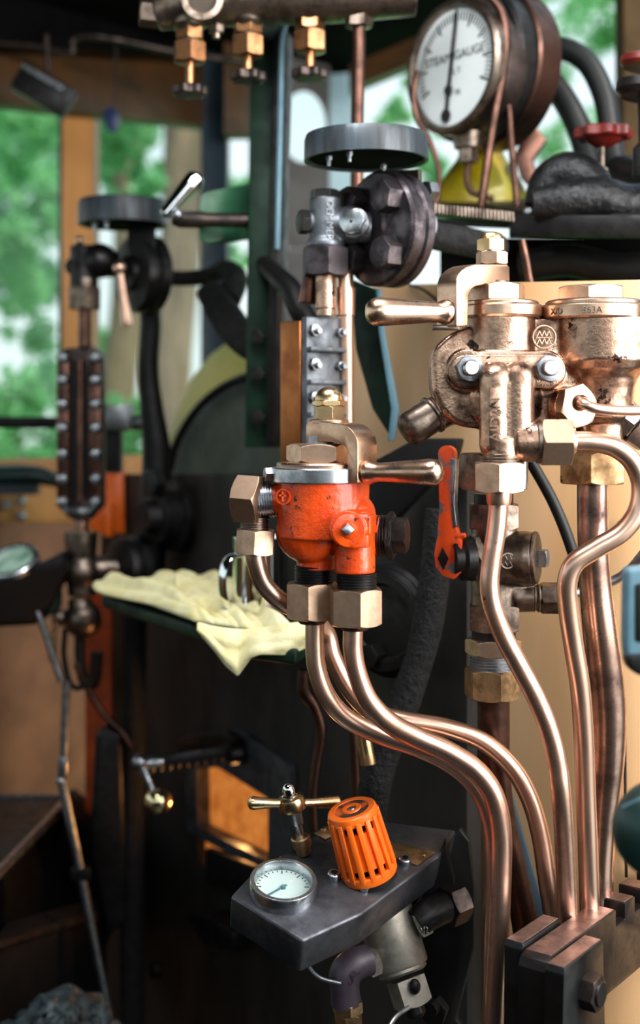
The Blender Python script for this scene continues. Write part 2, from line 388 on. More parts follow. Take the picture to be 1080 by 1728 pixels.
# panel round the spectacle: outline with a round hole made as a ring of quads
def holed(name, outer, cx, cy, r, m, th=.03, n=48):
    mb = MB(); ins = []; out = []
    x0 = min(p[0] for p in outer); x1 = max(p[0] for p in outer); y0 = min(p[1] for p in outer); y1 = max(p[1] for p in outer)
    for i in range(n):
        a = 2 * math.pi * i / n; dx, dy = math.cos(a), math.sin(a)
        ins.append((cx + r[0] * dx, cy + r[1] * dy)); k = min((x1 - cx) / dx if dx > 1e-6 else ((x0 - cx) / dx if dx < -1e-6 else 1e9), (y1 - cy) / dy if dy > 1e-6 else ((y0 - cy) / dy if dy < -1e-6 else 1e9))
        out.append((cx + dx * k, cy + dy * k))
    a = mb.ring([fwp(*p) for p in ins]); b = mb.ring([fwp(*p) for p in out]); c = mb.ring([fwp(p[0], p[1], th) for p in out]); d = mb.ring([fwp(p[0], p[1], th) for p in ins])
    mb.bridge(a, b); mb.bridge(b, c); mb.bridge(c, d); mb.bridge(d, a); return mb.build(name, m)
struct(holed('wall_front_4', [(474, -60), (556, 420)], 512, 214, (38, 60), M['grey_wall']))
struct(wallseg('wall_front_5', (474, FW(474)), (556, FW(556)), (420, 420), (1100, 1100), M['grey_wall']))
struct(wallseg('trim_7', (556, FW(556)), (598, FW(598)), (120, 120), (345, 345), M['pale_blue'], .05))
struct(wallseg('wall_front_6', (556, FW(556)), (880, FW(880)), (-260, -420), (128, 70), M['matte_black'], .05))
mb = MB(); mb.prism([P(590, 150, 2.5), P(720, 96, 2.4), P(720, 55, 2.4), P(590, 110, 2.5)], V((0, .06, 0))); struct(mb.build('trim_8', M['ochre_dark']))
struct(wallseg('trim_9', (1052, 2.0), (1180, 2.0), (-400, -400), (330, 330), mat('dark_brown_post', '#4e3a1c', '#3c2c14', 0, .6, .7, scale=14, spec=.2), .06))
w = wallseg('window_3', (476, FW(476) + .012), (552, FW(552) + .012), (140, 140), (290, 290), M['glass'], .004); struct(w)
# near side of the cab, open doorway beside the camera: kept low, outside the picture
mb = MB(); mb.box((-1.75, .3, .7), (.03, 2.0, .7)); struct(mb.build('wall_left', M['ochre_dark']))
mb = MB(); mb.box((0, -1.15, .85), (1.75, .03, .85)); struct(mb.build('wall_rear', M['black']))
mb = MB(); mb.box((.98, -.45, .5), (.03, .7, .5)); struct(mb.build('wall_right', M['black']))
mb = MB(); mb.box((.98, 1.55, 1.15), (.03, .55, 1.15)); struct(mb.build('wall_right_front', M['ochre_dark']))
# ================================================================ boiler backplate
# the tan upper sheet: a vertical surface that swings round towards the doorway on the right
def sheet(name, cols, ytop, ybot, m, th, lab):
    mb = MB(); pr = None; bm = mb.bm; n = len(cols); g = [[], [], [], []]
    for i, (px, Y) in enumerate(cols):
        yt = ytop(px) if callable(ytop) else ytop; yb = ybot(px) if callable(ybot) else ybot
        g[0].append(bm.verts.new(P(px, yt, Y))); g[1].append(bm.verts.new(P(px, yb, Y)))
        g[2].append(bm.verts.new(P(px, yt, Y) + V((.5, .86, 0)) * th)); g[3].append(bm.verts.new(P(px, yb, Y) + V((.5, .86, 0)) * th))
    for i in range(n - 1):
        for a, b in ((0, 1), (1, 3), (3, 2), (2, 0)): bm.faces.new((g[a][i], g[a][i + 1], g[b][i + 1], g[b][i]))
    for i in (0, n - 1): bm.faces.new((g[0][i], g[1][i], g[3][i], g[2][i]))
    o = mb.build(name, m); return o
cols = [(575, 1.60), (640, 1.50), (700, 1.415), (760, 1.345), (800, 1.30), (850, 1.255), (900, 1.22), (960, 1.19), (1020, 1.165), (1080, 1.15), (1150, 1.14), (1300, 1.14)]
def ttop(px): return 480 - max(0, (px - 690)) * .02 + max(0, 690 - px) * .06
cols = [(575, 1.60), (640, 1.50), (700, 1.415), (760, 1.345), (784, 1.318), (790, 1.311), (820, 1.283), (850, 1.255), (900, 1.22), (960, 1.19), (1020, 1.165), (1080, 1.15), (1150, 1.14), (1300, 1.14)]
cl = sheet('boiler_cladding', cols, ttop, lambda px: 840 if px < 785 else 2000, M['tan'], .012, '')
tag(cl, 'tan painted sheet cladding of the boiler behind the copper pipes', 'cladding')
mb = MB(); mb.tube([P(1054, 1200, 1.150), P(1055, 1300, 1.150), P(1057, 1480, 1.150)], .0014, n=8); mb.build('seam', M['iron_brown'], cl)
mb = MB(); mb.tube([P(690, 480, 1.425), P(715, 490, 1.39), P(738, 508, 1.366), P(760, 525, 1.343)], .0014, n=8); mb.build('seam', M['iron_brown'], cl)
mb = MB(); mb.ball(P(1047, 882, 1.153), (.0028, .0015, .0018), 12, 8); mb.build('dark_speck', M['iron'], cl)
# dark backplate below and to the left
BPC = [(170, 2.05), (230, 1.93), (300, 1.80), (334, 1.745), (380, 1.68), (430, 1.61), (472, 1.555), (540, 1.475), (620, 1.395), (700, 1.325), (760, 1.28), (788, 1.262), (797, 1.262)]
def bp_depth(px):
    for (a, ya), (b, yb) in zip(BPC, BPC[1:]):
        if a <= px <= b: return ya + (yb - ya) * (px - a) / (b - a)
def backplate():
    mb = MB(); bm = mb.bm; rows = [800, 1282, 1462, 2100]; n = len(BPC); TH = V((.8, .6, 0)) * .012
    g = [[bm.verts.new(P(px, 770 + (px - 600) * .2 if r == 800 and px >= 600 else r, Y)) for r in rows] for px, Y in BPC]
    h = [[bm.verts.new(v.co + TH) for v in c] for c in g]
    hole = lambda i, j: j == 1 and BPC[i][0] in (334, 380, 430)
    solid = lambda i, j: 0 <= i < n - 1 and 0 <= j < 3 and not hole(i, j)
    for i in range(n - 1):
        for j in range(3):
            if not solid(i, j): continue
            bm.faces.new((g[i][j], g[i + 1][j], g[i + 1][j + 1], g[i][j + 1])); bm.faces.new((h[i][j], h[i][j + 1], h[i + 1][j + 1], h[i + 1][j]))
            for (a, b), (ni, nj) in ((((i, j), (i + 1, j)), (i, j - 1)), (((i, j + 1), (i + 1, j + 1)), (i, j + 1)), (((i, j), (i, j + 1)), (i - 1, j)), (((i + 1, j), (i + 1, j + 1)), (i + 1, j))):
                if not solid(ni, nj): bm.faces.new((g[a[0]][a[1]], g[b[0]][b[1]], h[b[0]][b[1]], h[a[0]][a[1]]))
    return mb.build('firebox_backplate', M['plate'])
tag(backplate(), 'dark grey firebox backplate in shade behind the control box', 'backplate')
# rounded shoulder of the boiler: dark disc with a lime lined rim
Kb = Fr(1.95)
arc_in = [(286, 792), (296, 752), (314, 716), (340, 682), (372, 656), (410, 638), (470, 622), (560, 640), (600, 800), (600, 1000), (286, 1000)]
mb = MB(); mb.prism([P(x, y, 1.92 - (x - 280) * .0011) for x, y in arc_in], V((.5, .86, 0)) * .03, .006, 3); tag(mb.build('boiler_end', M['boiler_green']), 'dark rounded shoulder of the boiler end behind the green post', 'boiler')
arc_out = [(272, 800), (280, 735), (298, 680), (322, 632), (352, 595), (384, 572), (415, 560), (480, 545), (480, 700), (400, 700), (330, 740), (300, 800)]
mb = MB(); mb.prism([P(x, y, 2.02 - (x - 280) * .0011) for x, y in arc_out], V((.5, .86, 0)) * .05, .012, 3); tag(mb.build('boiler_band', M['lime']), 'yellow green lining band round the boiler shoulder', 'band')
mb = MB(); mb.tube([P(x, y, 1.90 - (x - 280) * .0011) for x, y in arc_in[:7]], .006, n=12); tag(mb.build('edge_bead', M['black']), 'black bead round the edge of the boiler shoulder', 'bead')
# ================================================================ outside: trees
def leafmat(name, a, b):
    m = bpy.data.materials.new(name); m.use_nodes = True; t = m.node_tree; n = t.nodes; n.clear(); L = t.links
    o = n.new('ShaderNodeOutputMaterial'); d = n.new('ShaderNodeBsdfPrincipled'); tr = n.new('ShaderNodeBsdfTranslucent'); mx = n.new('ShaderNodeMixShader'); g = n.new('ShaderNodeTexNoise'); tc = n.new('ShaderNodeTexCoord')
    g.inputs['Scale'].default_value = 5; L.new(tc.outputs['Object'], g.inputs[0])
    cm_ = n.new('ShaderNodeMix'); cm_.data_type = 'RGBA'; cm_.inputs['A'].default_value = lin(a); cm_.inputs['B'].default_value = lin(b); L.new(g.outputs['Fac'], cm_.inputs['Factor'])
    L.new(cm_.outputs['Result'], d.inputs['Base Color']); L.new(cm_.outputs['Result'], tr.inputs[0]); d.inputs['Roughness'].default_value = .35
    mx.inputs[0].default_value = .5; L.new(d.outputs[0], mx.inputs[1]); L.new(tr.outputs[0], mx.inputs[2]); L.new(mx.outputs[0], o.inputs[0]); return m
LM = [leafmat('fresh_leaf', '#5fb06e', '#aee0a8'), leafmat('deep_leaf', '#4d9464', '#86c48e')]
BARK = mat('bark', '#8a7660', '#5f5140', 0, .9, .95, scale=12, bump=.6, bscale=30, stretch=(1, 1, .2))
def foliage(parent, blobs, n, size, m, seed):
    rnd = random.Random(seed); vs = []; fs = []; sub = []
    for bx, by, bz, br in blobs:
        for _ in range(9):
            q = V((rnd.gauss(0, .42), rnd.gauss(0, .42), rnd.gauss(0, .42))) * br; sub.append((bx + q.x, by + q.y, bz + q.z, br * rnd.uniform(.22, .5)))
    blobs = sub; tot = sum(b[3] ** 2 for b in blobs)
    for bx, by, bz, br in blobs:
        for _ in range(int(n * br * br / tot)):
            while True:
                p = V((rnd.uniform(-1, 1), rnd.uniform(-1, 1), rnd.uniform(-1, 1)))
                if .15 < p.length < 1: break
            c = V((bx, by, bz)) + p * br; a = V((rnd.gauss(0, 1), rnd.gauss(0, 1), rnd.gauss(0, .6))).normalized(); b = a.cross(V((rnd.gauss(0, 1), rnd.gauss(0, 1), rnd.gauss(0, 1)))).normalized()
            k = size * rnd.uniform(.6, 1.3); i = len(vs)
            vs += [c - a * k, c + b * k * .38 + a * k * .1, c + a * k, c - b * k * .38 + a * k * .1]; fs.append((i, i + 1, i + 2, i + 3))
    me = bpy.data.meshes.new('foliage'); me.from_pydata([tuple(v) for v in vs], [], fs); me.materials.append(m)
    o = bpy.data.objects.new('foliage', me); COL.objects.link(o); place(o, parent); o['kind'] = 'stuff'; return o
def tree(label, px, Y, trunk_r, blobs, n, size, m, seed, name='tree', top=-900):
    t = thing(name, label, 'tree', V((P(px, 700, Y).x, Y, 0)), 'trees outside the cab')
    bl = [tuple(P(x, y, Y + dy)) + (r * Y / F,) for x, y, r, dy in blobs]
    if trunk_r:
        x = P(px, 700, Y).x; mb = MB(); mb.tube([V((x, Y, 0)), V((x + .03, Y, .8)), V((x - .02, Y, 1.6)), V((x + .04, Y, 2.6)), V((x, Y, P(px, top, Y).z))], [trunk_r * 1.25, trunk_r, trunk_r * .92, trunk_r * .8, trunk_r * .5], n=18); mb.build('trunk', BARK, t)
    foliage(t, bl, n, size, m, seed); return t
tree('leafy tree filling the left cab window', -130, 5.2, 0.05, [(-120, 300, 130, 0), (40, 200, 80, .4), (80, 330, 70, -.2), (0, 420, 95, .2), (-180, 520, 150, .3), (60, 560, 60, .8), (20, 300, 60, .6)], 9000, .03, LM[0], 1)
tree('tall tree with a bare pale trunk behind the middle cab window', 292, 5.0, .095, [(195, 240, 60, .5), (240, 300, 36, .4), (190, 150, 90, .5), (300, 120, 90, .5), (190, 350, 36, .6), (255, 320, 30, -.3)], 4200, .03, LM[0], 2)
tree('second tree farther off with a grey trunk at the left edge of the middle window', 206, 6.5, .10, [(160, 600, 60, .5), (215, 200, 60, .5), (180, 290, 30, .2)], 2000, .035, LM[0], 3)
tree('light green tree seen beside the white steam gauge', 560, 6.0, .03, [(665, 190, 26, 0), (720, 270, 34, .3), (735, 300, 36, .1), (640, 210, 20, .3), (690, 140, 16, .1)], 900, .03, LM[0], 4)
tree('tree showing through the window at the upper right', 1120, 6.0, .04, [(940, 20, 80, 0), (1020, 60, 60, .3), (960, -80, 110, .4), (1050, -60, 90, .2), (985, 190, 44, .2), (1010, 280, 50, .2), (935, 260, 50, .3), (1040, 10, 80, .2), (960, 110, 36, .4)], 3800, .03, LM[0], 5)
tree('broad tree far behind the others, filling the left cab window with green', -60, 8.5, .12, [(-60, 260, 120, 0), (30, 480, 90, .3), (60, 240, 90, 0), (10, 380, 80, .2), (200, 260, 60, .2), (90, 640, 60, .2)], 5200, .045, LM[1], 9)
tree('far tree between the dark blue post and the green post', 430, 7.0, .03, [(400, 320, 30, 0), (395, 430, 30, .3)], 350, .045, LM[0], 6)
def bush(label, px, py, r, Y, n, seed, m):
    t = thing('bush', label, 'bush', V((P(px, 700, Y).x, Y, 0)), 'bushes outside the cab')
    foliage(t, [tuple(P(px + dx * r, py + dy * r, Y)) + (r * .7 * Y / F,) for dx, dy in ((0, 0), (-.8, .2), (.8, .2), (-.4, .9), (.4, .9), (0, 1.8))], int(n * 1.6), .03, m, seed)
    mb = MB(); x = P(px, 700, Y).x; mb.tube([V((x, Y, 0)), V((x + .02, Y, .35)), V((x, Y, P(px, py, Y).z))], [.02, .018, .008], n=10); mb.build('stem', BARK, t)
bush('bright bush low in the left cab window', 30, 700, 110, 4.6, 2600, 21, LM[0])
bush('bush seen below the middle cab window beside the bare trunk', 255, 715, 60, 5.6, 1400, 22, LM[0])
mb = MB(); mb.box((0, 12, -.35), (14, 10.5, .04)); struct(mb.build('ground', mat('grass_ground', '#4c8a44', '#6aa85a', 0, .9, .95, scale=3)))
# ================================================================ copper pipes
def pipe(label, pts, r, m=None, group='copper pipes on the backplate', name='copper_pipe', n=24, collar=None):
    """pts: (column, row, depth in metres); r in pixels at that depth"""
    rl = r if isinstance(r, list) else [r] * len(pts)
    mb = MB(); mb.tube([P(a, b, y) for a, b, y in pts], [k * y / F for k, (a, b, y) in zip(rl, pts)], n=n)
    o = mb.build(name, m or M['copper']); tag(o, label, 'pipe', group); return o
pipe('copper pipe from the elbow union left of the orange valve',
     [(430, 915, 1.05), (431, 945, 1.05), (445, 985, 1.055), (480, 1018, 1.065), (522, 1038, 1.085), (550, 1068, 1.10), (562, 1110, 1.10), (590, 1162, 1.10), (628, 1200, 1.095), (680, 1216, 1.09), (750, 1228, 1.09), (812, 1250, 1.09), (862, 1292, 1.09), (893, 1345, 1.09), (912, 1410, 1.09), (924, 1490, 1.09), (936, 1570, 1.10), (940, 1640, 1.11)], 16)
pipe('copper pipe under the rear bottom nut of the orange valve',
     [(531, 1040, 1.055), (531, 1090, 1.055), (535, 1130, 1.055), (552, 1175, 1.055), (585, 1212, 1.06), (640, 1240, 1.065), (705, 1262, 1.07), (762, 1290, 1.075), (805, 1330, 1.078), (828, 1385, 1.078), (834, 1450, 1.078), (832, 1560, 1.078), (828, 1740, 1.078)], 16)
pipe('copper pipe under the front bottom nut of the orange valve',
     [(596, 1058, 1.04), (596, 1100, 1.04), (604, 1140, 1.04), (622, 1182, 1.04), (655, 1218, 1.04), (702, 1244, 1.04), (755, 1268, 1.04), (802, 1299, 1.04), (832, 1340, 1.04), (845, 1395, 1.04), (846, 1460, 1.04), (842, 1560, 1.04), (837, 1660, 1.04), (832, 1760, 1.04)], [17, 17, 17, 17.5, 18, 18, 18, 18, 18, 18, 18, 18, 18, 18], M['copper_worn'])
pipe('copper pipe from the front nut of the bronze ejector, in front of the dark valve',
     [(841, 838, 1.01), (840, 868, 1.01), (836, 905, 1.01), (829, 950, 1.01), (826, 990, 1.01), (833, 1030, 1.01), (852, 1078, 1.01), (880, 1130, 1.01), (906, 1180, 1.01), (928, 1235, 1.01), (941, 1290, 1.01), (948, 1350, 1.01), (953, 1430, 1.02), (957, 1520, 1.03), (960, 1610, 1.04)], 16.8, M['copper_worn'])
pipe('copper pipe looping in an S from the side nut of the bronze ejector',
     [(958, 745, 1.008), (1000, 746, 1.008), (1038, 755, 1.008), (1068, 780, 1.008), (1082, 818, 1.008), (1076, 862, 1.008), (1048, 900, 1.008), (1005, 926, 1.008), (970, 950, 1.008), (957, 985, 1.01), (960, 1035, 1.015), (968, 1090, 1.02), (979, 1160, 1.025), (985, 1240, 1.03), (988, 1330, 1.035), (992, 1440, 1.04), (996, 1560, 1.05), (998, 1640, 1.06)], 17.2)
pipe('thick heat-marked copper pipe hanging under the right-hand nut of the bronze ejector',
     [(1000, 800, 1.05), (1000, 860, 1.05), (1001, 920, 1.05), (1004, 980, 1.052), (1012, 1060, 1.055), (1021, 1140, 1.06), (1026, 1210, 1.063), (1024, 1290, 1.066), (1016, 1370, 1.07), (1010, 1450, 1.075), (1008, 1560, 1.08), (1008, 1640, 1.085)], [26, 26, 26, 27, 29, 31, 31, 29, 27, 26, 26, 26], M['copper_thick'], n=32)
pipe('brownish pipe below the stained brass nut of the dark valve',
     [(833, 1150, 1.12), (833, 1220, 1.12), (834, 1300, 1.12), (846, 1390, 1.12), (866, 1470, 1.12), (884, 1550, 1.12), (895, 1640, 1.12)], [27, 27, 27, 25, 23, 22, 22], M['copper_dark'], n=28)
pipe('thin copper tube leaving the small side nut of the bronze ejector to the right',
     [(980, 678, .985), (990, 684, .98), (1010, 690, .98), (1050, 693, .985), (1120, 692, 1.0)], 9, M['copper'], n=16)
pipe('thin tube running behind the thick pipe from the dark valve side nut',
     [(930, 1008, 1.12), (965, 1002, 1.13), (1000, 992, 1.135), (1035, 980, 1.135), (1062, 962, 1.13), (1085, 935, 1.12), (1120, 890, 1.11)], 8, M['steel_nut'], n=16)
o = pipe('black rubber hose curving down behind the bronze ejector to the thick pipe',
     [(884, 760, 1.13), (905, 795, 1.135), (930, 840, 1.14), (950, 885, 1.14), (966, 930, 1.14), (985, 990, 1.14), (1000, 1060, 1.14)], 10, M['rubber'], None, 'rubber_hose', n=16); o['category'] = 'hose'
# ================================================================ orange valve
K = Fr(1.05); s = K.s
ov = thing('brake_valve', 'orange painted valve with bronze lever and bronze union nuts, in the middle', 'valve', K(545, 1060, 0))
mb = MB()
mb.cyl(K(545, 806), K(545, 905), 79 * s, 77 * s, 48)
mb.ball(K(523, 898, 0), (58 * s, 58 * s, 53 * s))
mb.cyl(K(533, 915, 12), K(533, 960, 12), 33 * s)
mb.cyl(K(598, 860, -30), K(599, 966, -30), 34 * s)
mb.ball(K(598, 868, -25), 36 * s)
mb.cyl(K(602, 893, -20), K(586, 893, -98), 30 * s)
mb.box(K(604, 884, -62), (26 * s, 32 * s, 15 * s), (V((.98, -.2, 0)), V((.2, .98, 0)), ZZ))
mb.cyl(K(480, 843), K(440, 845), 27 * s)
mb.cyl(K(600, 905, -5), K(642, 903, -5), 34 * s)
mb.ball(K(612, 900, -5), 37 * s)
body = cast(mb, 'body', M['orange'], ov, .00075, 7)
mb = MB(); mb.ringlathe(K(480, 838, -50), (-.45, -1, 0), [(-1 * s, 11 * s), (5 * s, 11 * s), (5 * s, 13.5 * s), (-1 * s, 13.5 * s)], 24)
mb.box(K(477, 838, -54), (1.5 * s, 1.5 * s, 8 * s)); mb.box(K(477, 836, -54), (6 * s, 1.5 * s, 1.2 * s))
mb.build('cast_mark', M['orange'], body)
bpts = arc(588, 896, 29, 90, 270, 10) + [(622, 925), (622, 867)]
mb = MB(); mb.prism([K(x, y, -101 + (x - 588) * .2) for x, y in bpts], V((.2, 1, 0)) * 24 * s, 3.5 * s, 3); mb.build('boss_plate', M['orange'], ov, 50)
mb = MB(); mb.lathe(K(587, 894, -100), (-.2, -1, 0), [(0, 16 * s), (3 * s, 15 * s), (4 * s, 12 * s), (6 * s, 11 * s)]); mb.build('washer', M['orange'], ov)
mb = MB(); mb.hexn(K(585, 894, -102), (.1, -1, .1), 10 * s, 18 * s, 45, n=4); mb.build('boss_bolt', M['steel'], ov)
# upper cover
mb = MB(); mb.lathe(K(541, 813), ZZ, [(0, 84 * s), (2 * s, 85.5 * s), (23 * s, 85.5 * s), (25 * s, 84 * s)], 56); mb.build('clamp_ring', M['steel'], ov)
mb = MB(); mb.hexn(K(462, 801, -14), (-1, -.3, 0), 13 * s, 16 * s, 10); mb.build('ring_bolt', M['steel_nut'], ov)
mb = MB(); mb.lathe(K(541, 789), ZZ, [(0, 74 * s), (6 * s, 75 * s), (9 * s, 72 * s), (10 * s, 60 * s)], 48); mb.build('cover_flange', M['bronze'], ov)
mb = MB(); mb.hexn(K(540, 780), ZZ, 57 * s, 31 * s, 27); mb.build('cap_nut', M['bronze_nut'], ov)
mb = MB(); mb.cyl(K(545, 755), K(545, 735), 27 * s); mb.build('spindle', M['steel_nut'], ov)
# lever: gooseneck bracket and handle
def gooseneck(Kf, ax0, prof, slope, depthpx, bev):
    w = V((1, slope, 0)); nrm = V((-slope, 1, 0)).normalized(); sc = Kf.s
    base = [Kf(px, py, (px - ax0) * slope) for px, py in prof]
    mbb = MB(); mbb.prism([p - nrm * depthpx * sc * .5 for p in base], nrm * depthpx * sc, bev, 3); return mbb
prof = [(533, 745), (533, 716)] + arc(543, 718, 9, 160, 95, 3) + arc(583, 751, 37, 88, 0, 8) + [(620, 790), (620, 814), (603, 816), (603, 780)] + arc(584, 765, 19, 0, 85, 5)
gooseneck(K, 545, prof, -.9, 50, .0022).build('lever_arm', M['bronze'], ov, 50)
mb = MB(); a = K(612, 797, -66); mb.lathe(a, K(738, 797, -132) - a, [(0, 15 * s), (9 * s, 21 * s), (16 * s, 20 * s), (24 * s, 17 * s), (32 * s, 15.5 * s), (60 * s, 17.5 * s), (105 * s, 20.5 * s), (122 * s, 21.5 * s), (131 * s, 20.5 * s), (137 * s, 17 * s), (141 * s, 11 * s), (143 * s, 4 * s), (143.2 * s, 0)], 36)
mb.build('lever_handle', M['bronze'], ov, 50)
mb = MB(); mb.lathe(K(555, 714), ZZ, [(0, 33 * s), (5 * s, 33 * s), (7 * s, 28 * s)]); mb.build('lever_collar', M['bronze'], ov)
mb = MB(); mb.hexn(K(555, 708), ZZ, 27 * s, 23 * s, 12); mb.build('lock_nut', M['brass'], ov)
mb = MB(); mb.hexn(K(555, 685), ZZ, 29 * s, 9 * s, -20); mb.lathe(K(555, 677), ZZ, [(0, 24 * s), (8 * s, 23.5 * s), (15 * s, 20 * s), (20 * s, 15 * s), (23.5 * s, 8 * s), (24.5 * s, 0)]); mb.build('dome_nut', M['brass'], ov)
# unions
mb = MB(); mb.thread(K(462, 843, 0), K(428, 847, 0), 30 * s, 4.2 * s); mb.build('left_thread', M['steel'], ov)
mb = MB(); a = K(446, 845, -5); mb.hexn(a, (-1, .42, .06), 46 * s, 46 * s, 4); mb.build('elbow_nut', M['bronze_nut'], ov)
mb = MB(); mb.thread(K(430, 900, 0), K(430, 872, 0), 25 * s, 4.2 * s); mb.build('elbow_thread', M['bronze_dark'], ov)
mb = MB(); mb.hexn(K(430, 935, 0), V((.05, 0, 1)), 36 * s, 42 * s, 0); mb.build('union_nut', M['bronze_nut'], ov)
for nm, x, y0, y1, d, Rn, roll in (('rear', 527, 953, 1043, 12, 46, -8), ('front', 599, 966, 1054, -30, 47, 10)):
    mb = MB(); mb.thread(K(x + 3, y0, d), K(x + 3, y0 + 34, d), 33.5 * s, 5 * s, 1.8 * s); mb.build('outlet_thread', M['iron'], ov)
    mb = MB(); mb.hexn(K(x, y1, d), ZZ, Rn * s, 61 * s, roll); mb.build('union_nut', M['bronze_nut'], ov)
    mb = MB(); mb.lathe(K(x, y1 + 9, d), ZZ, [(0, 21 * s), (3 * s, 24 * s), (10 * s, 25 * s)]); mb.build('collar', M['copper_dark'], ov)
mb = MB(); mb.thread(K(632, 904, -5), K(664, 904, -12), 35 * s, 5.5 * s); mb.build('plug_thread', M['iron'], ov)
mb = MB(); mb.hexn(K(654, 904, -8), (1, -.25, 0), 41 * s, 12 * s, 20); mb.build('lock_ring', M['iron'], ov)
mb = MB(); mb.hexn(K(664, 903, -10), (1, -.25, 0), 31 * s, 24 * s, 12); mb.build('plug_head', M['iron_brown'], ov)
# ================================================================ bronze ejector
ej = thing('steam_ejector', 'large bronze casting with lever on top and two bolted flange nuts, upper right', 'ejector', K(870, 820, 0))
mb = MB()
mb.cyl(K(843, 536), K(843, 650), 63 * s, 62 * s, 48)
mb.lathe(K(846, 728, 5), ZZ, [(0, 30 * s), (8 * s, 55 * s), (25 * s, 68 * s), (60 * s, 72 * s), (95 * s, 68 * s)], 48)
lob = [(752, 568), (772, 556), (800, 552), (815, 560), (820, 724), (790, 722), (762, 712), (742, 690), (730, 660), (727, 610), (734, 585)]
mb.prism([K(x, y, -38) for x, y in lob], V((0, 78 * s, 0)), 14 * s, 3)
mb.box(K(922, 605, 17), (52 * s, 48 * s, 64 * s)); mb.box(K(920, 690, 10), (45 * s, 40 * s, 40 * s))
mb.lathe(K(1013, 775, 5), ZZ, [(0, 42 * s), (60 * s, 44 * s), (72 * s, 54 * s), (120 * s, 57 * s), (138 * s, 62 * s), (152 * s, 76 * s), (166 * s, 84 * s), (238 * s, 86 * s)], 56)
mb.cyl(K(788, 625, -72), K(788, 625, 0), 34 * s); mb.cyl(K(922, 625, -72), K(922, 625, 0), 31 * s)
mb.box(K(855, 625, -36), (70 * s, 36 * s, 30 * s))
mb.cyl(K(760, 686, 0), K(732, 700, -6), 30 * s)
mb.cyl(K(948, 690, -30), K(962, 688, -45), 34 * s)
cast(mb, 'body', M['bronze_cast'], ej, .0009, 8)
# flange plate with two studs
mb = MB(); pl = arc(925, 626.5, 28, -90, 90, 10) + arc(786, 626.5, 28, 90, 270, 10)
mb.prism([K(x, y, -88) for x, y in pl], V((0, 18 * s, 0)), 3 * s, 3); mb.build('flange_plate', M['bronze_cast'], ej, 50)
for x in (790, 923):
    mb = MB(); mb.hexn(K(x, 623, -88), (.12, -1, .05), 23 * s, 17 * s, 25, lo=False); nt = mb.build('flange_nut', M['steel_nut'], ej)
    mb = MB(); mb.lathe(K(x + 2, 622, -100), (.12, -1, .05), [(0, 13 * s), (16 * s, 13 * s), (19 * s, 11 * s)], 24); mb.build('stud', M['steel'], nt)
# outlet casting in front
mb = MB()
for x in (837, 873): mb.cyl(K(x, 640, -112), K(x, 752, -112), 27 * s); mb.ball(K(x, 640, -112), 27 * s); mb.ball(K(x, 750, -112), 27 * s)
mb.box(K(855, 700, -112), (20 * s, 24 * s, 52 * s)); mb.box(K(855, 680, -95), (34 * s, 20 * s, 66 * s))
mb.cyl(K(846, 740, -112), K(846, 772, -112), 30 * s)
mb.cyl(K(868, 745, -112), K(908, 745, -112), 33 * s)
oc = cast(mb, 'outlet_casting', M['bronze_cast'], ej, .0008, 7)
mb = MB(); mb.box(K(836, 706, -136), (10 * s, 3.5 * s, 50 * s), bev=2 * s); mb.build('letter_bar', M['bronze_cast'], oc)
text('AID2N', K(836, 708, -140.5), ZZ, (-1, 0, 0), 24 * s, 1.6 * s, M['bronze_cast'], oc)
mb = MB(); mb.thread(K(846, 764, -112), K(846, 790, -112), 31 * s, 4.5 * s); mb.build('outlet_thread', M['bronze_dark'], ej)
mb = MB(); mb.hexn(K(843, 830, -112), ZZ, 44 * s, 48 * s, -8); mb.build('union_nut', M['bronze_nut'], ej)
mb = MB(); mb.lathe(K(842, 852, -112), ZZ, [(0, 18 * s), (6 * s, 20 * s), (22 * s, 21 * s)]); mb.build('collar', M['copper'], ej)
mb = MB(); mb.lathe(K(902, 745, -112), XX, [(0, 32 * s), (3 * s, 35 * s), (10 * s, 35 * s), (14 * s, 30 * s)]); mb.build('side_washer', M['bronze_dark'], ej)
mb = MB(); mb.hexn(K(911, 746, -112), XX, 42 * s, 49 * s, 0); mb.build('side_union_nut', M['bronze_nut'], ej)
mb = MB(); mb.lathe(K(958, 745, -112), XX, [(0, 23 * s), (8 * s, 21 * s), (12 * s, 19 * s)]); mb.build('side_collar', M['copper'], ej)
# covers
mb = MB(); mb.lathe(K(848, 538), ZZ, [(0, 65 * s), (4 * s, 68 * s), (20 * s, 68 * s), (23 * s, 64 * s)], 48); mb.lathe(K(845, 516), ZZ, [(0, 64 * s), (5 * s, 64 * s), (7 * s, 60 * s)], 48); mb.build('left_cover', M['bronze'], ej)
mb = MB(); mb.lathe(K(1000, 541), ZZ, [(0, 86 * s), (3 * s, 90 * s), (22 * s, 90 * s), (25 * s, 86 * s)], 56); rc = mb.build('right_cover', M['bronze'], ej)
mb = MB(); mb.lathe(K(1003, 517), ZZ, [(0, 82 * s), (6 * s, 82 * s), (9 * s, 78 * s)], 56); mb.build('cover_rim', M['bronze'], rc)
for t_, px_, an in (('X/D', 935, -52), ('863A', 985, -12)):
    q = K(1000, 530) + V((math.sin(R(an)), -math.cos(R(an)), 0)) * 90.2 * s
    text(t_, q, (math.cos(R(an)), math.sin(R(an)), 0), ZZ, 15 * s, .6 * s, M['bronze_dark'], rc)
mb = MB(); mb.hexn(K(836, 511), ZZ, 52 * s, 31 * s, -20); mb.build('left_cap_nut', M['bronze_nut'], ej)
mb = MB(); mb.hexn(K(998, 510), ZZ, 60 * s, 26 * s, -16); mb.build('right_cap_nut', M['bronze_nut'], ej)
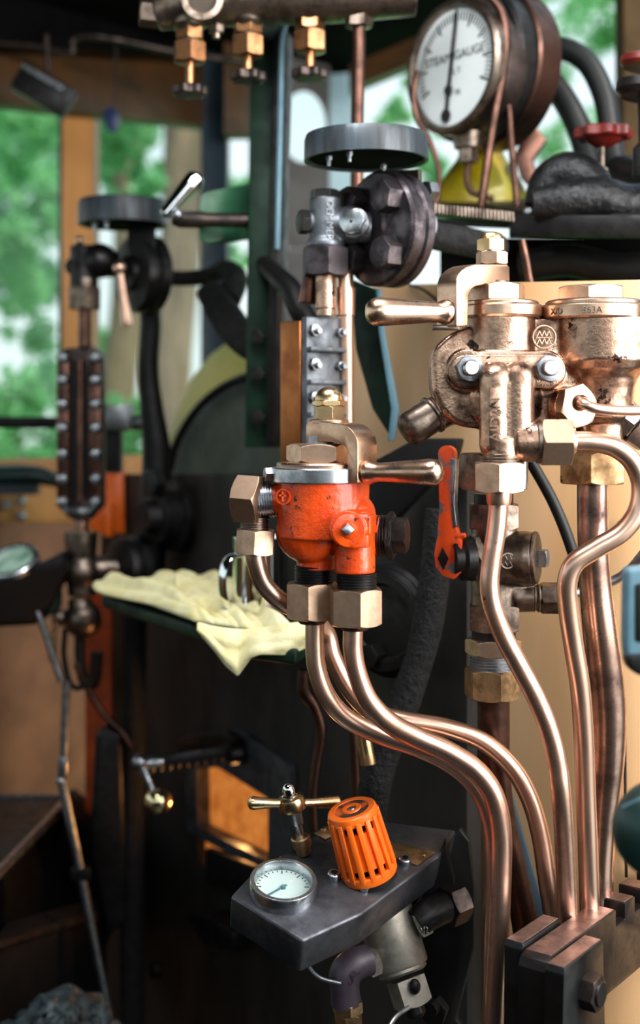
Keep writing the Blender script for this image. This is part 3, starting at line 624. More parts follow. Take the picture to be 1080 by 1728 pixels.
prof = [(844, 480), (844, 452), (839, 447)] + arc(790, 484, 37, 85, 180, 8) + [(753, 552), (773, 552), (774, 520)] + arc(794, 504, 20, 170, 95, 5)
gooseneck(K, 832, prof, .9, 44, .0022).build('lever_arm', M['bronze'], ej, 50)
mb = MB(); a = K(762, 527, -66); mb.lathe(a, K(630, 526, -120) - a, [(0, 16 * s), (8 * s, 21 * s), (16 * s, 20 * s), (24 * s, 17 * s), (36 * s, 17.5 * s), (80 * s, 20 * s), (120 * s, 22.5 * s), (128 * s, 23 * s), (140 * s, 22 * s), (148 * s, 17 * s), (152 * s, 9 * s), (153 * s, 0)], 36)
mb.build('lever_handle', M['bronze'], ej, 50)
mb = MB(); mb.box(K(752, 553, -60), (22 * s, 12 * s, 4 * s), bev=2 * s); mb.build('lever_stop', M['bronze_dark'], ej)
mb = MB(); mb.cyl(K(832, 483), K(832, 475), 28 * s); mb.build('spindle', M['bronze_dark'], ej)
mb = MB(); mb.hexn(K(830, 447), ZZ, 27 * s, 22 * s, 12); mb.build('lock_nut', M['bronze_nut'], ej)
mb = MB(); mb.hexn(K(829, 425), ZZ, 26 * s, 21 * s, -14); mb.lathe(K(829, 405), ZZ, [(0, 21 * s), (4 * s, 20.5 * s), (10 * s, 17 * s), (13 * s, 9 * s), (13.6 * s, 0)]); mb.build('dome_nut', M['brass'], ej)
# roundel
mb = MB(); c = K(918, 569, -47); mb.ringlathe(c, (0, -1, 0), [(-2 * s, 17 * s), (4 * s, 17.3 * s), (4 * s, 20 * s), (-2 * s, 20.5 * s)], 32); rd = mb.build('roundel', M['bronze'], ej)
mb = MB()
for yy in (563, 576):
    for i in range(6):
        x0 = 906 + i * 4; a, b = (yy + 5, yy - 5) if i % 2 == 0 else (yy - 5, yy + 5)
        mb.tube([K(x0, a, -48), K(x0 + 4, b, -48)], 1.3 * s, n=6, sp=1)
mb.box(K(918, 570, -48), (14 * s, 1.5 * s, 1.1 * s)); mb.build('emblem', M['bronze'], rd)
# drain plug, small nut, lower nuts
mb = MB(); a = K(735, 697, -5); mb.lathe(a, V((-.86, -.25, -.52)), [(0, 29 * s), (4 * s, 33 * s), (8 * s, 33 * s), (10 * s, 29 * s), (50 * s, 30 * s), (58 * s, 27 * s), (65 * s, 20 * s), (68 * s, 8 * s), (68.5 * s, 0)], 36); mb.build('drain_plug', M['bronze_dark'], ej)
mb = MB(); mb.hexn(K(966, 686, -58), (.5, -1, .05), 38 * s, 20 * s, 10); mb.build('small_union_nut', M['bronze_nut'], ej)
mb = MB(); mb.lathe(K(976, 680, -74), (.5, -1, .05), [(0, 14 * s), (10 * s, 13 * s), (14 * s, 9 * s)]); mb.build('small_collar', M['copper_dark'], ej)
mb = MB(); mb.hexn(K(1000, 816, 5), ZZ, 60 * s, 54 * s, -14); mb.build('right_union_nut', M['brass_stained'], ej)
mb = MB(); mb.hexn(K(833, 826, 18), ZZ, 60 * s, 62 * s, -24); mb.build('rear_union_nut', M['bronze_dark'], ej)
mb = MB(); mb.cyl(K(880, 826, -50), K(880, 768, -50), 10 * s, bev=2 * s); mb.build('sleeve', M['steel'], ej)
mb = MB(); a = K(1045, 690, 10); mb.cyl(a, a + V((.5, 0, -.5)) * 45 * s, 27 * s); mb.hexn(K(1052, 702, -10), V((.8, -.1, -.6)), 30 * s, 22 * s, 10); mb.hexn(K(1072, 718, -10), V((.8, -.1, -.6)), 34 * s, 30 * s, 0); mb.build('side_drain', M['steel_nut'], ej)
# ================================================================ dark valve with orange lever
K = Fr(1.12); s = K.s
cv = thing('check_valve', 'dark bronze globe valve with a round cap, below the bronze ejector', 'valve', K(833, 1175))
mb = MB()
mb.cyl(K(833, 875), K(833, 1035), 38 * s); mb.ball(K(843, 945, 0), (54 * s, 50 * s, 54 * s))
mb.lathe(K(850, 942, -5), (1, -.35, .02), [(0, 46 * s), (40 * s, 46 * s), (52 * s, 43 * s)], 40)
mb.cyl(K(850, 985), K(880, 1008, -10), 24 * s); mb.cyl(K(870, 1010, -10), K(903, 1009, -14), 23 * s)
mb.cyl(K(830, 940), K(788, 942, -8), 36 * s)
cast(mb, 'body', M['bronze_dark'], cv, .0009, 7)
mb = MB(); mb.lathe(K(833, 858), ZZ, [(0, 33 * s), (25 * s, 33 * s)]); mb.build('neck', M['iron'], cv)
mb = MB(); mb.hexn(K(833, 892), ZZ, 46 * s, 42 * s, -4); mb.build('upper_hex', M['bronze_dark'], cv)
mb = MB(); mb.hexn(K(834, 1063), ZZ, 47 * s, 44 * s, -6); mb.build('lower_hex', M['bronze_dark'], cv)
mb = MB(); mb.lathe(K(899, 941, -20), (1, -.35, .02), [(0, 42 * s), (4 * s, 44.5 * s), (8 * s, 43 * s), (10 * s, 36 * s)], 40); mb.build('cap', M['bronze_dark'], cv)
mb = MB(); mb.hexn(K(905, 942, -24), (1, -.35, .02), 19 * s, 20 * s, 45, n=4); mb.build('cap_square', M['steel_nut'], cv)
mb = MB(); mb.lathe(K(898, 1009, -14), (1, -.05, 0), [(0, 21 * s), (3 * s, 24 * s), (6 * s, 21 * s), (10 * s, 24 * s), (13 * s, 23 * s), (14 * s, 18 * s), (18 * s, 18 * s)]); mb.build('side_collar', M['bronze_dark'], cv)
mb = MB(); mb.hexn(K(912, 1009, -14), (1, -.05, 0), 27 * s, 34 * s, 8); mb.build('side_nut', M['bronze_dark'], cv)
mb = MB(); mb.hexn(K(804, 941, -8), (-1, -.3, 0), 42 * s, 13 * s, 0); mb.build('gland_nut', M['bronze_dark'], cv)
mb = MB(); mb.lathe(K(793, 942, -12), (-1, -.3, 0), [(0, 38 * s), (16 * s, 37 * s), (20 * s, 30 * s), (34 * s, 28 * s)]); mb.build('gland', M['iron'], cv)
mb = MB(); mb.cyl(K(833, 1063), K(833, 1080), 37 * s); mb.build('lower_neck', M['iron'], cv)
mb = MB(); mb.hexn(K(832, 1104), ZZ, 47 * s, 27 * s, 22); mb.build('thin_nut', M['bronze_nut'], cv)
mb = MB(); mb.thread(K(832, 1130), K(832, 1103), 39 * s, 5.2 * s, 2.2 * s); mb.build('lower_thread', M['steel_nut'], cv)
mb = MB(); mb.hexn(K(831, 1177), ZZ, 48 * s, 50 * s, 10); mb.build('stained_nut', M['brass_stained'], cv)
mb = MB(); c = K(856, 946, -54); mb.ringlathe(c, (.2, -1, 0), [(-2 * s, 11 * s), (3 * s, 11 * s), (3 * s, 13.5 * s), (-2 * s, 13.5 * s)], 24)
for i in range(4):
    for yy in (941, 951):
        a, b = (yy + 4, yy - 4) if i % 2 == 0 else (yy - 4, yy + 4); mb.tube([K(848 + i * 4, a, -55), K(852 + i * 4, b, -55)], 1.1 * s, n=6, sp=1)
mb.build('roundel', M['bronze_dark'], cv)
# orange lever
lv = thing('valve_lever', 'worn orange lever standing upright on the left side of the dark globe valve', 'lever', K(755, 975, -60))
ol = [(740, 765)] + arc(753, 765, 13, 175, 5, 7) + [(765, 800), (763, 850), (767, 885), (776, 915), (780, 945), (776, 965), (764, 977), (748, 972), (736, 958), (734, 935), (739, 905), (742, 860), (741, 800)]
mb = MB(); wv = V((.75, -.66, 0))
def LV(x, y, off=0): return K(755, y, -30) + V((x - 755, (x - 755) * -.5, 0)) * s * 1.0 + V((.45, .9, 0)) * off * s
mb.prism([LV(x, y) for x, y in ol], V((.45, .9, 0)) * 15 * s, 3 * s, 2)
lm = mb.build('lever_bar', mat('chipped_orange', '#e04c1a', '#c83a10', 0, .35, .45, scale=40, bump=.2, bscale=200, spots='#5f5956', spot_scale=60, spot_at=.55), lv, 40)
mb = MB(); eg = [(760, 772), (768, 775), (768, 800), (766, 850), (770, 888), (764, 892), (760, 850), (760, 800)]
mb.prism([LV(x, y, -1.2) for x, y in eg], V((.45, .9, 0)) * 17 * s, 1.5 * s, 2); mb.build('worn_edge', M['steel_nut'], lv, 40)
mb = MB(); mb.prism([LV(x, y, -1.5) for x, y in ((748, 924), (757, 942), (749, 962), (740, 943))], V((.45, .9, 0)) * 8 * s); mb.build('square_spindle', M['iron'], lv)
mb = MB(); mb.cyl(LV(768, 906, 5), LV(782, 902, 5), 6 * s, 4 * s, bev=1 * s); mb.build('peg', M['orange'], lv)
mb = MB(); mb.ringlathe(LV(769, 921, -1), V((-.45, -.9, 0)), [(0, 2 * s), (1.5 * s, 2.2 * s), (1.5 * s, 4.6 * s), (0, 5 * s)], 16); mb.build('pin', M['iron'], lv)
# ================================================================ slotted quadrant rack, lower right
K = Fr(1.0); s = K.s
rk = thing('quadrant_rack', 'black steel notched bar clamped between two upright plates, bottom right corner', 'rack', K(930, 1760))
ux, uy = V((.60, .80, 0)), V((-.80, .60, 0))          # along the bar (to the right and away); across
O_ = P(880, 1609, .956)
def RK(a, b, z): return O_ + ux * a + uy * b + ZZ * z
bar = [(.004, -.062), (-.002, -.052), (-.002, -.008), (.002, -.002), (.008, 0)]
for a, b_ in ((.120, .138), (.157, .175), (.194, .212)): bar += [(a, 0), (a, -.013), (b_, -.013), (b_, 0)]
bar += [(.232, 0), (.232, -.062)]
mb = MB(); mb.prism([RK(a, -.0205, z) for a, z in bar], uy * .0225, .0008, 2); mb.build('notched_bar', M['iron_dark'], rk, 30)
for b0, th_, zt, a0, a1, wd in ((.0035, .0155, .003, .008, .071, .004), (-.0372, .0155, 0, -.006, .060, .010)):
    mb = MB(); pr = [(a0, zt - .004), (a0 + .002, zt), (a1 - .002, zt), (a1, zt - .004), (a1 + wd, -.20), (a0 - wd, -.20)]
    mb.prism([RK(a, b0, z) for a, z in pr], uy * th_, .0011, 2); mb.build('side_plate', M['gloss_black'], rk, 30)
for b0, zt, wd_, segs_ in ((.0035, .003, .0155, ((.010, .069),)), (-.0372, 0, .0155, ((-.004, .058),)), (-.0205, 0, .0225, ((.009, .119), (.139, .156), (.176, .193), (.213, .231)))):  # paler caps: light on the tops painted in, along with worn bare steel
    for a0, a1 in segs_:
        mb = MB(); mb.prism([RK(a0, b0 + .0012, zt), RK(a1, b0 + .0012, zt), RK(a1, b0 + wd_ - .0012, zt), RK(a0, b0 + wd_ - .0012, zt)], ZZ * .0006, .0003, 1); mb.build('lit_worn_top', M['lit_worn_steel'], rk, 30)
bc = P(972, 1666, .962); bc = bc - uy * 0; off = (bc - O_).dot(uy); bc = bc + uy * (-.0372 - off)
mb = MB(); mb.hexn(bc + uy * .001, -uy, .0135, .012, 8, lo=False); bt = mb.build('bolt', M['iron_brown'], rk)
mb = MB(); mb.lathe(bc - uy * .011, -uy, [(0, .009), (.002, .0085)]); mb.build('bolt_end', M['iron'], bt)
# ================================================================ tilted control box with orange knob
K = Fr(1.08); s = K.s
cb = thing('control_box', 'dark gunmetal control box with eight-sided sloping top, bottom centre', 'control box', K(600, 1640, 40))
# top plane: pixel corners with depth offsets so the plane tilts to the viewer
tp = [(389, 1512, -60), (428, 1470, 20), (545, 1396, 150), (600, 1372, 185), (775, 1398, 175), (742, 1446, 100), (606, 1544, -75), (508, 1590, -150)]
# a flat plane fitted by three of the corners
pa, pb, pc = K(*tp[0]), K(508, 1588, -150), K(742, 1446, 75)
pn = (pb - pa).cross(pc - pa).normalized()
if pn.z < 0: pn = -pn
def onplane(px, py, up=0.0):
    d = V(((px - CX) / F, 1.0, -(py - HY) / F)); o0 = V((0, 0, ZC)); t = (pa - o0).dot(pn) / d.dot(pn); return o0 + d * t + pn * up * s
def dn(px, py, up=0.0): return onplane(px, py, up)
top = [(389, 1512), (430, 1468), (548, 1400), (600, 1380), (770, 1400), (742, 1444), (610, 1542), (510, 1588)]
mb = MB(); mb.prism([onplane(x, y) for x, y in top], -pn * 62 * s, 5 * s, 3); mb.build('case', M['boxtop'], cb, 40)
# right cheek
mb = MB(); ck = [(735, 1445), (775, 1398), (792, 1420), (800, 1500), (800, 1600), (770, 1720), (800, 1760), (735, 1760), (700, 1560), (690, 1500)]
mb.prism([K(x, y, 150) for x, y in ck], V((.3, 1, 0)) * 14 * s, 3 * s, 2); mb.build('cheek', M['black_oily'], cb, 40)
mb = MB()
mb.prism([K(x, y, 90) for x, y in ((735, 1446), (752, 1425), (770, 1500), (700, 1545))], V((.1, 1, 0)) * 60 * s, 3 * s); mb.build('gusset', M['black_oily'], cb)
# name plate (brass)
mb = MB(); mb.prism([dn(x, y, .5) for x, y in ((655, 1422), (735, 1440), (704, 1462), (640, 1440))], pn * 3 * s, .5 * s); npl = mb.build('brass_plate', M['brass_stained'], cb)
mb = MB(); mb.lathe(dn(714, 1447, 3), pn, [(0, 5 * s), (3 * s, 4 * s), (4 * s, 0)], 14); mb.build('plate_screw', M['brass'], npl)
mb = MB(); mb.prism([dn(x, y, .5) for x, y in ((530, 1408), (552, 1396), (570, 1408), (548, 1418))], pn * 3 * s, .5 * s); np2 = mb.build('brass_plate', M['brass_stained'], cb)
mb = MB(); mb.lathe(dn(546, 1403, 3), pn, [(0, 5 * s), (3 * s, 4 * s), (4 * s, 0)], 14); mb.build('plate_screw', M['brass'], np2)
for x, y in ((563, 1482), (616, 1500), (683, 1457)):
    mb = MB(); mb.lathe(dn(x, y), pn, [(0, 11 * s), (10 * s, 11 * s), (12 * s, 9.5 * s)], 24); sw = mb.build('cap_screw', M['steel'], cb)
    mb = MB(); mb.hexn(dn(x, y, 11.2), pn, 6 * s, 1.5 * s, 0, lo=False, hi=False); mb.build('socket', M['iron'], sw)
# small gauge on the box
g = thing('pressure_gauge', 'small round gauge with pale dial and steel rim on top of the control box', 'gauge', dn(477, 1500))
rg = 56 * s
mb = MB(); c = dn(477, 1505); mb.ringlathe(c, pn, [(0, rg * 1.0), (22 * s, rg), (25 * s, rg * .97), (25 * s, rg * .86), (18 * s, rg * .82), (0, rg * .82)], 56); mb.build('rim', M['steel'], g)
mb = MB(); mb.lathe(c + pn * 6 * s, pn, [(0, rg * .83), (2 * s, rg * .83)], 48); dl = mb.build('dial', M['enamel'], g)
du = (onplane(540, 1470) - onplane(430, 1540)).normalized(); dv = pn.cross(du)
mb = MB()
for i in range(25):
    a = R(-130 + i * 260 / 24) + R(90); dr = du * math.cos(a) + dv * math.sin(a); r0 = .72 if i % 4 else .64
    mb.box(c + pn * 8.4 * s + dr * rg * (r0 + .78) / 2, (rg * (.78 - r0) / 2, .7 * s, .3 * s), (dr, pn.cross(dr), pn))
mb.build('scale', M['ink'], dl)
mb = MB(); mb.lathe(c + pn * 8 * s, pn, [(0, 5 * s), (4 * s, 4 * s)], 16); nd = (onplane(455, 1515) - onplane(500, 1490)).normalized(); mb.box(c + pn * 10 * s + nd * 14 * s, (22 * s, 1.6 * s, .6 * s), (nd, pn.cross(nd), pn)); mb.build('needle', M['teal'], dl)
mb = MB(); mb.lathe(c + pn * 17 * s, pn, [(0, rg * .84), (1.5 * s, rg * .84)], 48); mb.build('glass', M['glass'], g)
# T-handle valve
th = thing('t_handle', 'brass T-handle on a steel spindle, standing on the control box behind the gauge', 'handle', dn(513, 1440))
c0 = dn(513, 1440); ax = (K(492, 1345, 45) - c0).normalized(); LL = (K(492, 1345, 45) - c0).length / s
mb = MB(); mb.lathe(c0, ax, [(0, 13 * s), (14 * s, 13 * s), (14 * s, 17 * s), (30 * s, 17 * s), (32 * s, 15 * s)]); mb.build('gland', M['brass_stained'], th)
mb = MB(); mb.lathe(c0, ax, [(26 * s, 7 * s), (54 * s, 8 * s), (55 * s, 11 * s), (LL * s * .86, 12 * s), (LL * s * .88, 9 * s), (LL * s, 9 * s)]); mb.build('spindle', M['steel'], th)
hc = K(492, 1356, 45)
mb = MB(); mb.lathe(hc - ax * 14 * s, ax, [(0, 19 * s), (5 * s, 24 * s), (18 * s, 25 * s), (26 * s, 22 * s), (29 * s, 16 * s)], 32); hub = mb.build('hub', M['brass'], th)
for q in ((419, 1355, 20), (574, 1353, 75)):
    e_ = K(*q); mb = MB(); mb.lathe(hc + (e_ - hc).normalized() * 18 * s, e_ - hc, [(0, 8.5 * s), (15 * s, 8 * s), ((e_ - hc).length - 26 * s, 11.5 * s), ((e_ - hc).length - 21 * s, 10 * s), ((e_ - hc).length - 18 * s, 5 * s), ((e_ - hc).length - 17.6 * s, 0)], 24); mb.build('arm', M['brass'], hub)
mb = MB(); mb.lathe(hc + ax * 13 * s, ax, [(0, 14 * s), (4 * s, 14 * s), (5 * s, 11 * s), (14 * s, 11 * s), (20 * s, 8 * s), (23 * s, 4 * s), (24 * s, 0)], 28); mb.build('dome_nut', M['chrome'], th)
# orange ribbed knob
kb = thing('ribbed_knob', 'orange plastic ribbed knob standing on the control box', 'cap', dn(622, 1478))
k0 = dn(625, 1478); ax = P(593, 1364, k0.y - 20 * s) - k0; H = ax.length; ax.normalize()
r0, r1 = 47 * s, 42 * s
mb = MB(); mb.lathe(k0 - ax * 4 * s, ax, [(0, r0 * .97), (8 * s, r0 * .97)], 48); mb.build('seal', M['rubber'], kb)
mb = MB(); mb.lathe(k0, ax, [(4 * s, r0 * .74), (H * .95, r1 * .74)], 48); mb.build('core', M['black'], kb)
mb = MB(); mb.lathe(k0, ax, [(32 * s, r0 * .93), (H * .76, r1 * .93)], 48); mb.build('sleeve', M['orange_plastic'], kb)
mb = MB(); mb.ringlathe(k0, ax, [(4 * s, r0 * .8), (4 * s, r0 * 1.0), (8 * s, r0 * 1.04), (18 * s, r0 * 1.03), (20 * s, r0 * .98), (20 * s, r0 * .8)], 56); mb.build('base_ring', M['orange_plastic'], kb)
mb = MB(); mb.ringlathe(k0, ax, [(H - 16 * s, r1 * .8), (H - 16 * s, r1), (H - 8 * s, r1 * 1.02), (H - 2 * s, r1 * .99), (H, r1 * .93), (H, r1 * .72), (H - 3 * s, r1 * .68), (H - 3 * s, r1 * .3)], 56); mb.build('top_ring', M['orange_plastic'], kb)
mb = MB(); mb.lathe(k0 + ax * (H - 4 * s), ax, [(0, r1 * .72), (3 * s, r1 * .72)], 40); tcap = mb.build('top_disc', mat('grimy_top', '#3a241a', '#c8581c', 0, .6, .7, scale=55, lo=.5, hi=.62), kb)
mb = MB(); mb.ringlathe(k0 + ax * (H - 3 * s), ax, [(0, r1 * .2), (4 * s, r1 * .22), (4 * s, r1 * .38), (0, r1 * .42)], 32); mb.build('hub_ring', M['orange_plastic'], tcap)
mb = MB(); mb.lathe(k0 + ax * (H - 2 * s), ax, [(0, r1 * .16), (3 * s, r1 * .13), (4 * s, 0)], 16); mb.build('centre_screw', M['steel'], tcap)
axn, ku, kv = basis(ax)
for i in range(16):
    a = 2 * math.pi * (i + .35) / 16; rd = ku * math.cos(a) + kv * math.sin(a); tg = axn.cross(rd)
    A = k0 + rd * r0 * .97 + axn * 12 * s; Bq = k0 + rd * r1 * .97 + axn * (H - 10 * s)
    al = (Bq - A).normalized(); mb = MB(); mb.box((A + Bq) / 2, ((Bq - A).length / 2, r0 * .10, r0 * .085), (al, tg, al.cross(tg)), bev=1.6 * s, seg=2); mb.build('rib', M['orange_plastic'], kb)
# pump unit below the box
pu = thing('pump_unit', 'grey cast pump body with square end, hanging under the control box', 'pump', K(680, 1705))

a = K(655, 1560, 75); b = K(684, 1652, 45); axp = (b - a).normalized()
mb = MB(); L = (b - a).length; mb.lathe(a - axp * 30 * s, axp, [(0, 50 * s), (L + 8 * s, 48 * s), (L + 12 * s, 46 * s), (L + 13 * s, 43 * s), (L + 18 * s, 43 * s), (L + 22 * s, 38 * s)], 44); mb.build('body', M['silver'], pu)
mb = MB(); mb.hexn(b + axp * 0 * s, axp, 37 * s, 46 * s, 20, n=4, lo=False); sqn = mb.build('square_end', M['silver'], pu)
mb = MB(); mb.ball(K(700, 1665, 12), (10 * s, 10 * s, 13 * s)); mb.build('rivet', M['iron'], sqn)
mb = MB(); mb.lathe(b + axp * 40 * s, axp, [(0, 18 * s), (18 * s, 17 * s), (24 * s, 10 * s)]); mb.build('drain', M['iron'], pu)
for c_, ax_, rr in ((K(638, 1618, 30), V((-.85, -.3, -.25)), 25), (K(700, 1562, 52), V((.85, .2, .35)), 27)):
    mb = MB(); mb.hexn(c_, ax_, rr * s, 26 * s, 40, n=4); mb.build('port_boss', M['silver'], pu)
text('1/2', K(716, 1570, 20), V((.6, -.7, .3)), V((-.2, .2, 1)), 17 * s, .5 * s, M['steel'], pu)
fe = thing('pipe_elbow', 'purple painted pipe elbow with brass fittings under the control box', 'elbow', K(588, 1728))
mb = MB(); mb.tube([K(622, 1620, 24), K(598, 1628, 12), K(583, 1644, 8), K(582, 1668, 8), K(584, 1692, 10)], [26 * s, 27 * s, 28 * s, 25 * s, 26 * s], n=28); el = mb.build('elbow', M['purple'], fe)
text('PEAL', K(594, 1652, -20), V((.55, -.1, .8)), V((-.8, 0, .55)), 17 * s, .8 * s, M['purple'], el)
mb = MB(); mb.hexn(K(587, 1708, 10), V((-.05, 0, 1)), 27 * s, 20 * s, 10); mb.build('fitting_nut', M['brass_stained'], fe)
mb = MB(); mb.hexn(K(589, 1738, 10), V((-.05, 0, 1)), 24 * s, 30 * s, -12); mb.build('fitting_nut', M['brass_stained'], fe)
ie = thing('inlet_elbow', 'grey steel elbow with hexagon union at the right of the pump', 'elbow', K(745, 1560))
mb = MB(); mb.tube([K(704, 1558, 48), K(722, 1544, 56), K(742, 1534, 68), K(762, 1528, 86)], [25 * s, 27 * s, 27 * s, 25 * s], n=26); mb.build('elbow', M['iron'], ie)
mb = MB(); mb.hexn(K(752, 1531, 78), V((.8, .55, .12)), 36 * s, 36 * s, 5); mb.build('union_nut', M['iron_brown'], ie)
o = pipe('thin bent wire tube below the control box, left of the purple elbow', [(516, 1600, 1.08), (520, 1628, 1.075), (540, 1650, 1.07), (575, 1660, 1.07)], 4, M['steel_nut'], None, 'wire_tube', n=10)
o = pipe('thin wire tube at the bottom edge under the pump', [(690, 1700, 1.08), (668, 1716, 1.07), (650, 1745, 1.06)], 4, M['steel_nut'], None, 'wire_tube', n=10)
mb = MB(); mb.hexn(K(735, 1700, 120), (-.4, -1, 0), 26 * s, 20 * s, 12); mb.lathe(K(728, 1700, 102), (-.4, -1, 0), [(0, 15 * s), (14 * s, 14 * s)]); tag(mb.build('bolt', M['iron']), 'dark hexagon bolt at the bottom beside the pump', 'bolt')
N_ = V((-.80, -.60, 0)); T_ = V((.60, -.80, 0))      # out of the backplate; along it towards the camera
M['oily_steel'] = mat('oily_steel', '#585053', '#2e2a2c', .9, .34, .5, scale=50, bump=.12, bscale=300, bevel=.0008)
# ================================================================ right water gauge
K = Fr(1.25); s = K.s
wg = thing('water_gauge', 'near boiler water gauge with bolted grey cover and copper side, behind the orange valve', 'water gauge', K(545, 800))
mb = MB(); mb.lathe(K(674, 390, 20), N_, [(0, 90 * s), (4 * s, 97 * s), (18 * s, 97 * s), (22 * s, 92 * s), (27 * s, 92 * s), (31 * s, 97 * s), (48 * s, 97 * s), (53 * s, 92 * s), (55 * s, 60 * s), (58 * s, 40 * s)], 64)
fl = mb.build('flange', M['oily_steel'], wg)
fc = K(674, 390, 20) + N_ * 53 * s
for a in (45, 135, 225, 315):
    p = fc + T_ * 66 * s * math.cos(R(a)) + ZZ * 66 * s * math.sin(R(a))
    mb = MB(); mb.hexn(p, N_, 28 * s, 30 * s, 15, lo=False); mb.build('flange_bolt', M['oily_steel'], fl)
for a in (60, 150, 240):
    mb = MB(); p = K(690, 390, 40) + T_ * 75 * s * math.cos(R(a)) + ZZ * 75 * s * math.sin(R(a)); mb.hexn(p + N_ * -4 * s, -N_, 18 * s, 18 * s, 10); mb.build('rear_nut', M['steel_nut'], fl)
mb = MB()
mb.cyl(K(548, 334), K(548, 412), 26 * s); mb.cyl(K(548, 375), K(512, 375, -6), 17 * s); mb.cyl(K(548, 378), K(625, 385, 5), 27 * s); mb.ball(K(590, 380, 2), 33 * s)
mb.lathe(K(548, 418), ZZ, [(0, 31 * s), (10 * s, 31 * s), (16 * s, 26 * s)])
cast(mb, 'cock_body', M['cover_grey'], wg, .0011, 5)
mb = MB(); mb.hexn(K(548, 336), ZZ, 25 * s, 15 * s, 20); mb.build('top_plug', M['iron'], wg)
mb = MB(); mb.hexn(K(520, 375, -6), (-1, -.35, 0), 21 * s, 16 * s, 10); mb.build('side_plug', M['iron'], wg)
mb = MB(); mb.lathe(K(600, 377, -24), N_ + V((.35, -.5, 0)), [(0, 25 * s), (5 * s, 25 * s), (7 * s, 18 * s)]); mb.build('washer', M['steel'], wg)
mb = MB(); mb.hexn(K(599, 376, -28), N_ + V((.35, -.5, 0)), 23 * s, 18 * s, 5); nt = mb.build('front_nut', M['steel'], wg)
mb = MB(); mb.lathe(K(599, 376, -28) + (N_ + V((.35, -.5, 0))).normalized() * 17.6 * s, N_ + V((.35, -.5, 0)), [(0, 3 * s), (1 * s, 2.6 * s)], 12); mb.build('centre_mark', M['ink'], nt)
text('DEMMER', K(556, 372, -27), -ZZ, (1, 0, 0), 17 * s, 1.2 * s, M['steel'], wg)
mb = MB(); mb.hexn(K(549, 466), ZZ, 41 * s, 48 * s, 8); mb.build('gland_nut', M['oily_steel'], wg)
mb = MB(); mb.lathe(K(549, 532), ZZ, [(0, 15 * s), (10 * s, 15 * s), (12 * s, 17 * s), (66 * s, 17 * s)]); mb.build('gland_tube', M['bronze_cast'], wg)
mb = MB(); mb.lathe(K(518, 512, 20), V((.12, 0, 1)), [(0, 14 * s), (3 * s, 15 * s), (60 * s, 12 * s)]); mb.build('drain_tube', M['copper_dark'], wg)
mb = MB(); mb.tube([K(582, 455, 30), K(583, 520, 30), K(585, 640, 30), K(585, 760, 30)], [15 * s, 14 * s, 12 * s, 12 * s], n=18); mb.lathe(K(582, 535, 30), ZZ, [(0, 12 * s), (3 * s, 17 * s), (50 * s, 18 * s)]); mb.build('column_pipe', M['copper'], wg)
# protector
L_ = V((-.74, .67, 0)); Rv = V((.80, .60, 0)); c0 = K(516, 660, -20)
zt, zb = K(516, 540, -20).z, K(516, 815, -20).z
def BX(a, b, z): return V((c0.x, c0.y, z)) + L_ * a * s + Rv * b * s
mb = MB(); mb.prism([BX(14, 0, zb), BX(60, 0, zb), BX(60, 60, zb), BX(14, 60, zb)], ZZ * (zt - zb), 2 * s); cs = mb.build('copper_case', mat('copper_sheet', '#a86a3e', '#8a5230', 1, .34, .45, scale=20, bump=.04, spots='#2c1a12', spot_scale=40, spot_at=.74), wg)
for i in range(6):
    mb = MB(); p = BX(60, 8, zt - (zt - zb) * (.08 + i * .17)); mb.ball(p, 4 * s, 12, 8); mb.build('case_rivet', M['copper_dark'], cs)
mb = MB(); mb.prism([BX(0, 2, zb), BX(13, 2, zb), BX(13, 76, zb), BX(0, 76, zb)], ZZ * (zt - zb + 6 * s), 2.5 * s); pl = mb.build('cover_plate', M['cover_grey'], wg)
fn = Rv.cross(ZZ).normalized()
if fn.y > 0: fn = -fn
for yy in (590, 645, 700):
    mb = MB(); z = K(545, yy).z; mb.prism([BX(0, 2, z - 4 * s), BX(0, 78, z - 4 * s), BX(0, 78, z + 4 * s), BX(0, 2, z + 4 * s)], fn * 12 * s, 1.5 * s); mb.build('rib', M['cover_grey'], pl)
for yy in (560, 617, 673):
    for b in (16, 80):
        mb = MB(); mb.hexn(BX(0, b if b < 50 else 70, K(545, yy - (2 if b < 50 else 0)).z), fn, (11 if b < 50 else 8) * s, 9 * s, 10, lo=False); mb.lathe(BX(0, b if b < 50 else 70, K(545, yy).z) + fn * 8 * s, fn, [(0, 5.5 * s), (11 * s, 5 * s)], 14); mb.build('cover_bolt', M['steel_nut'], pl)
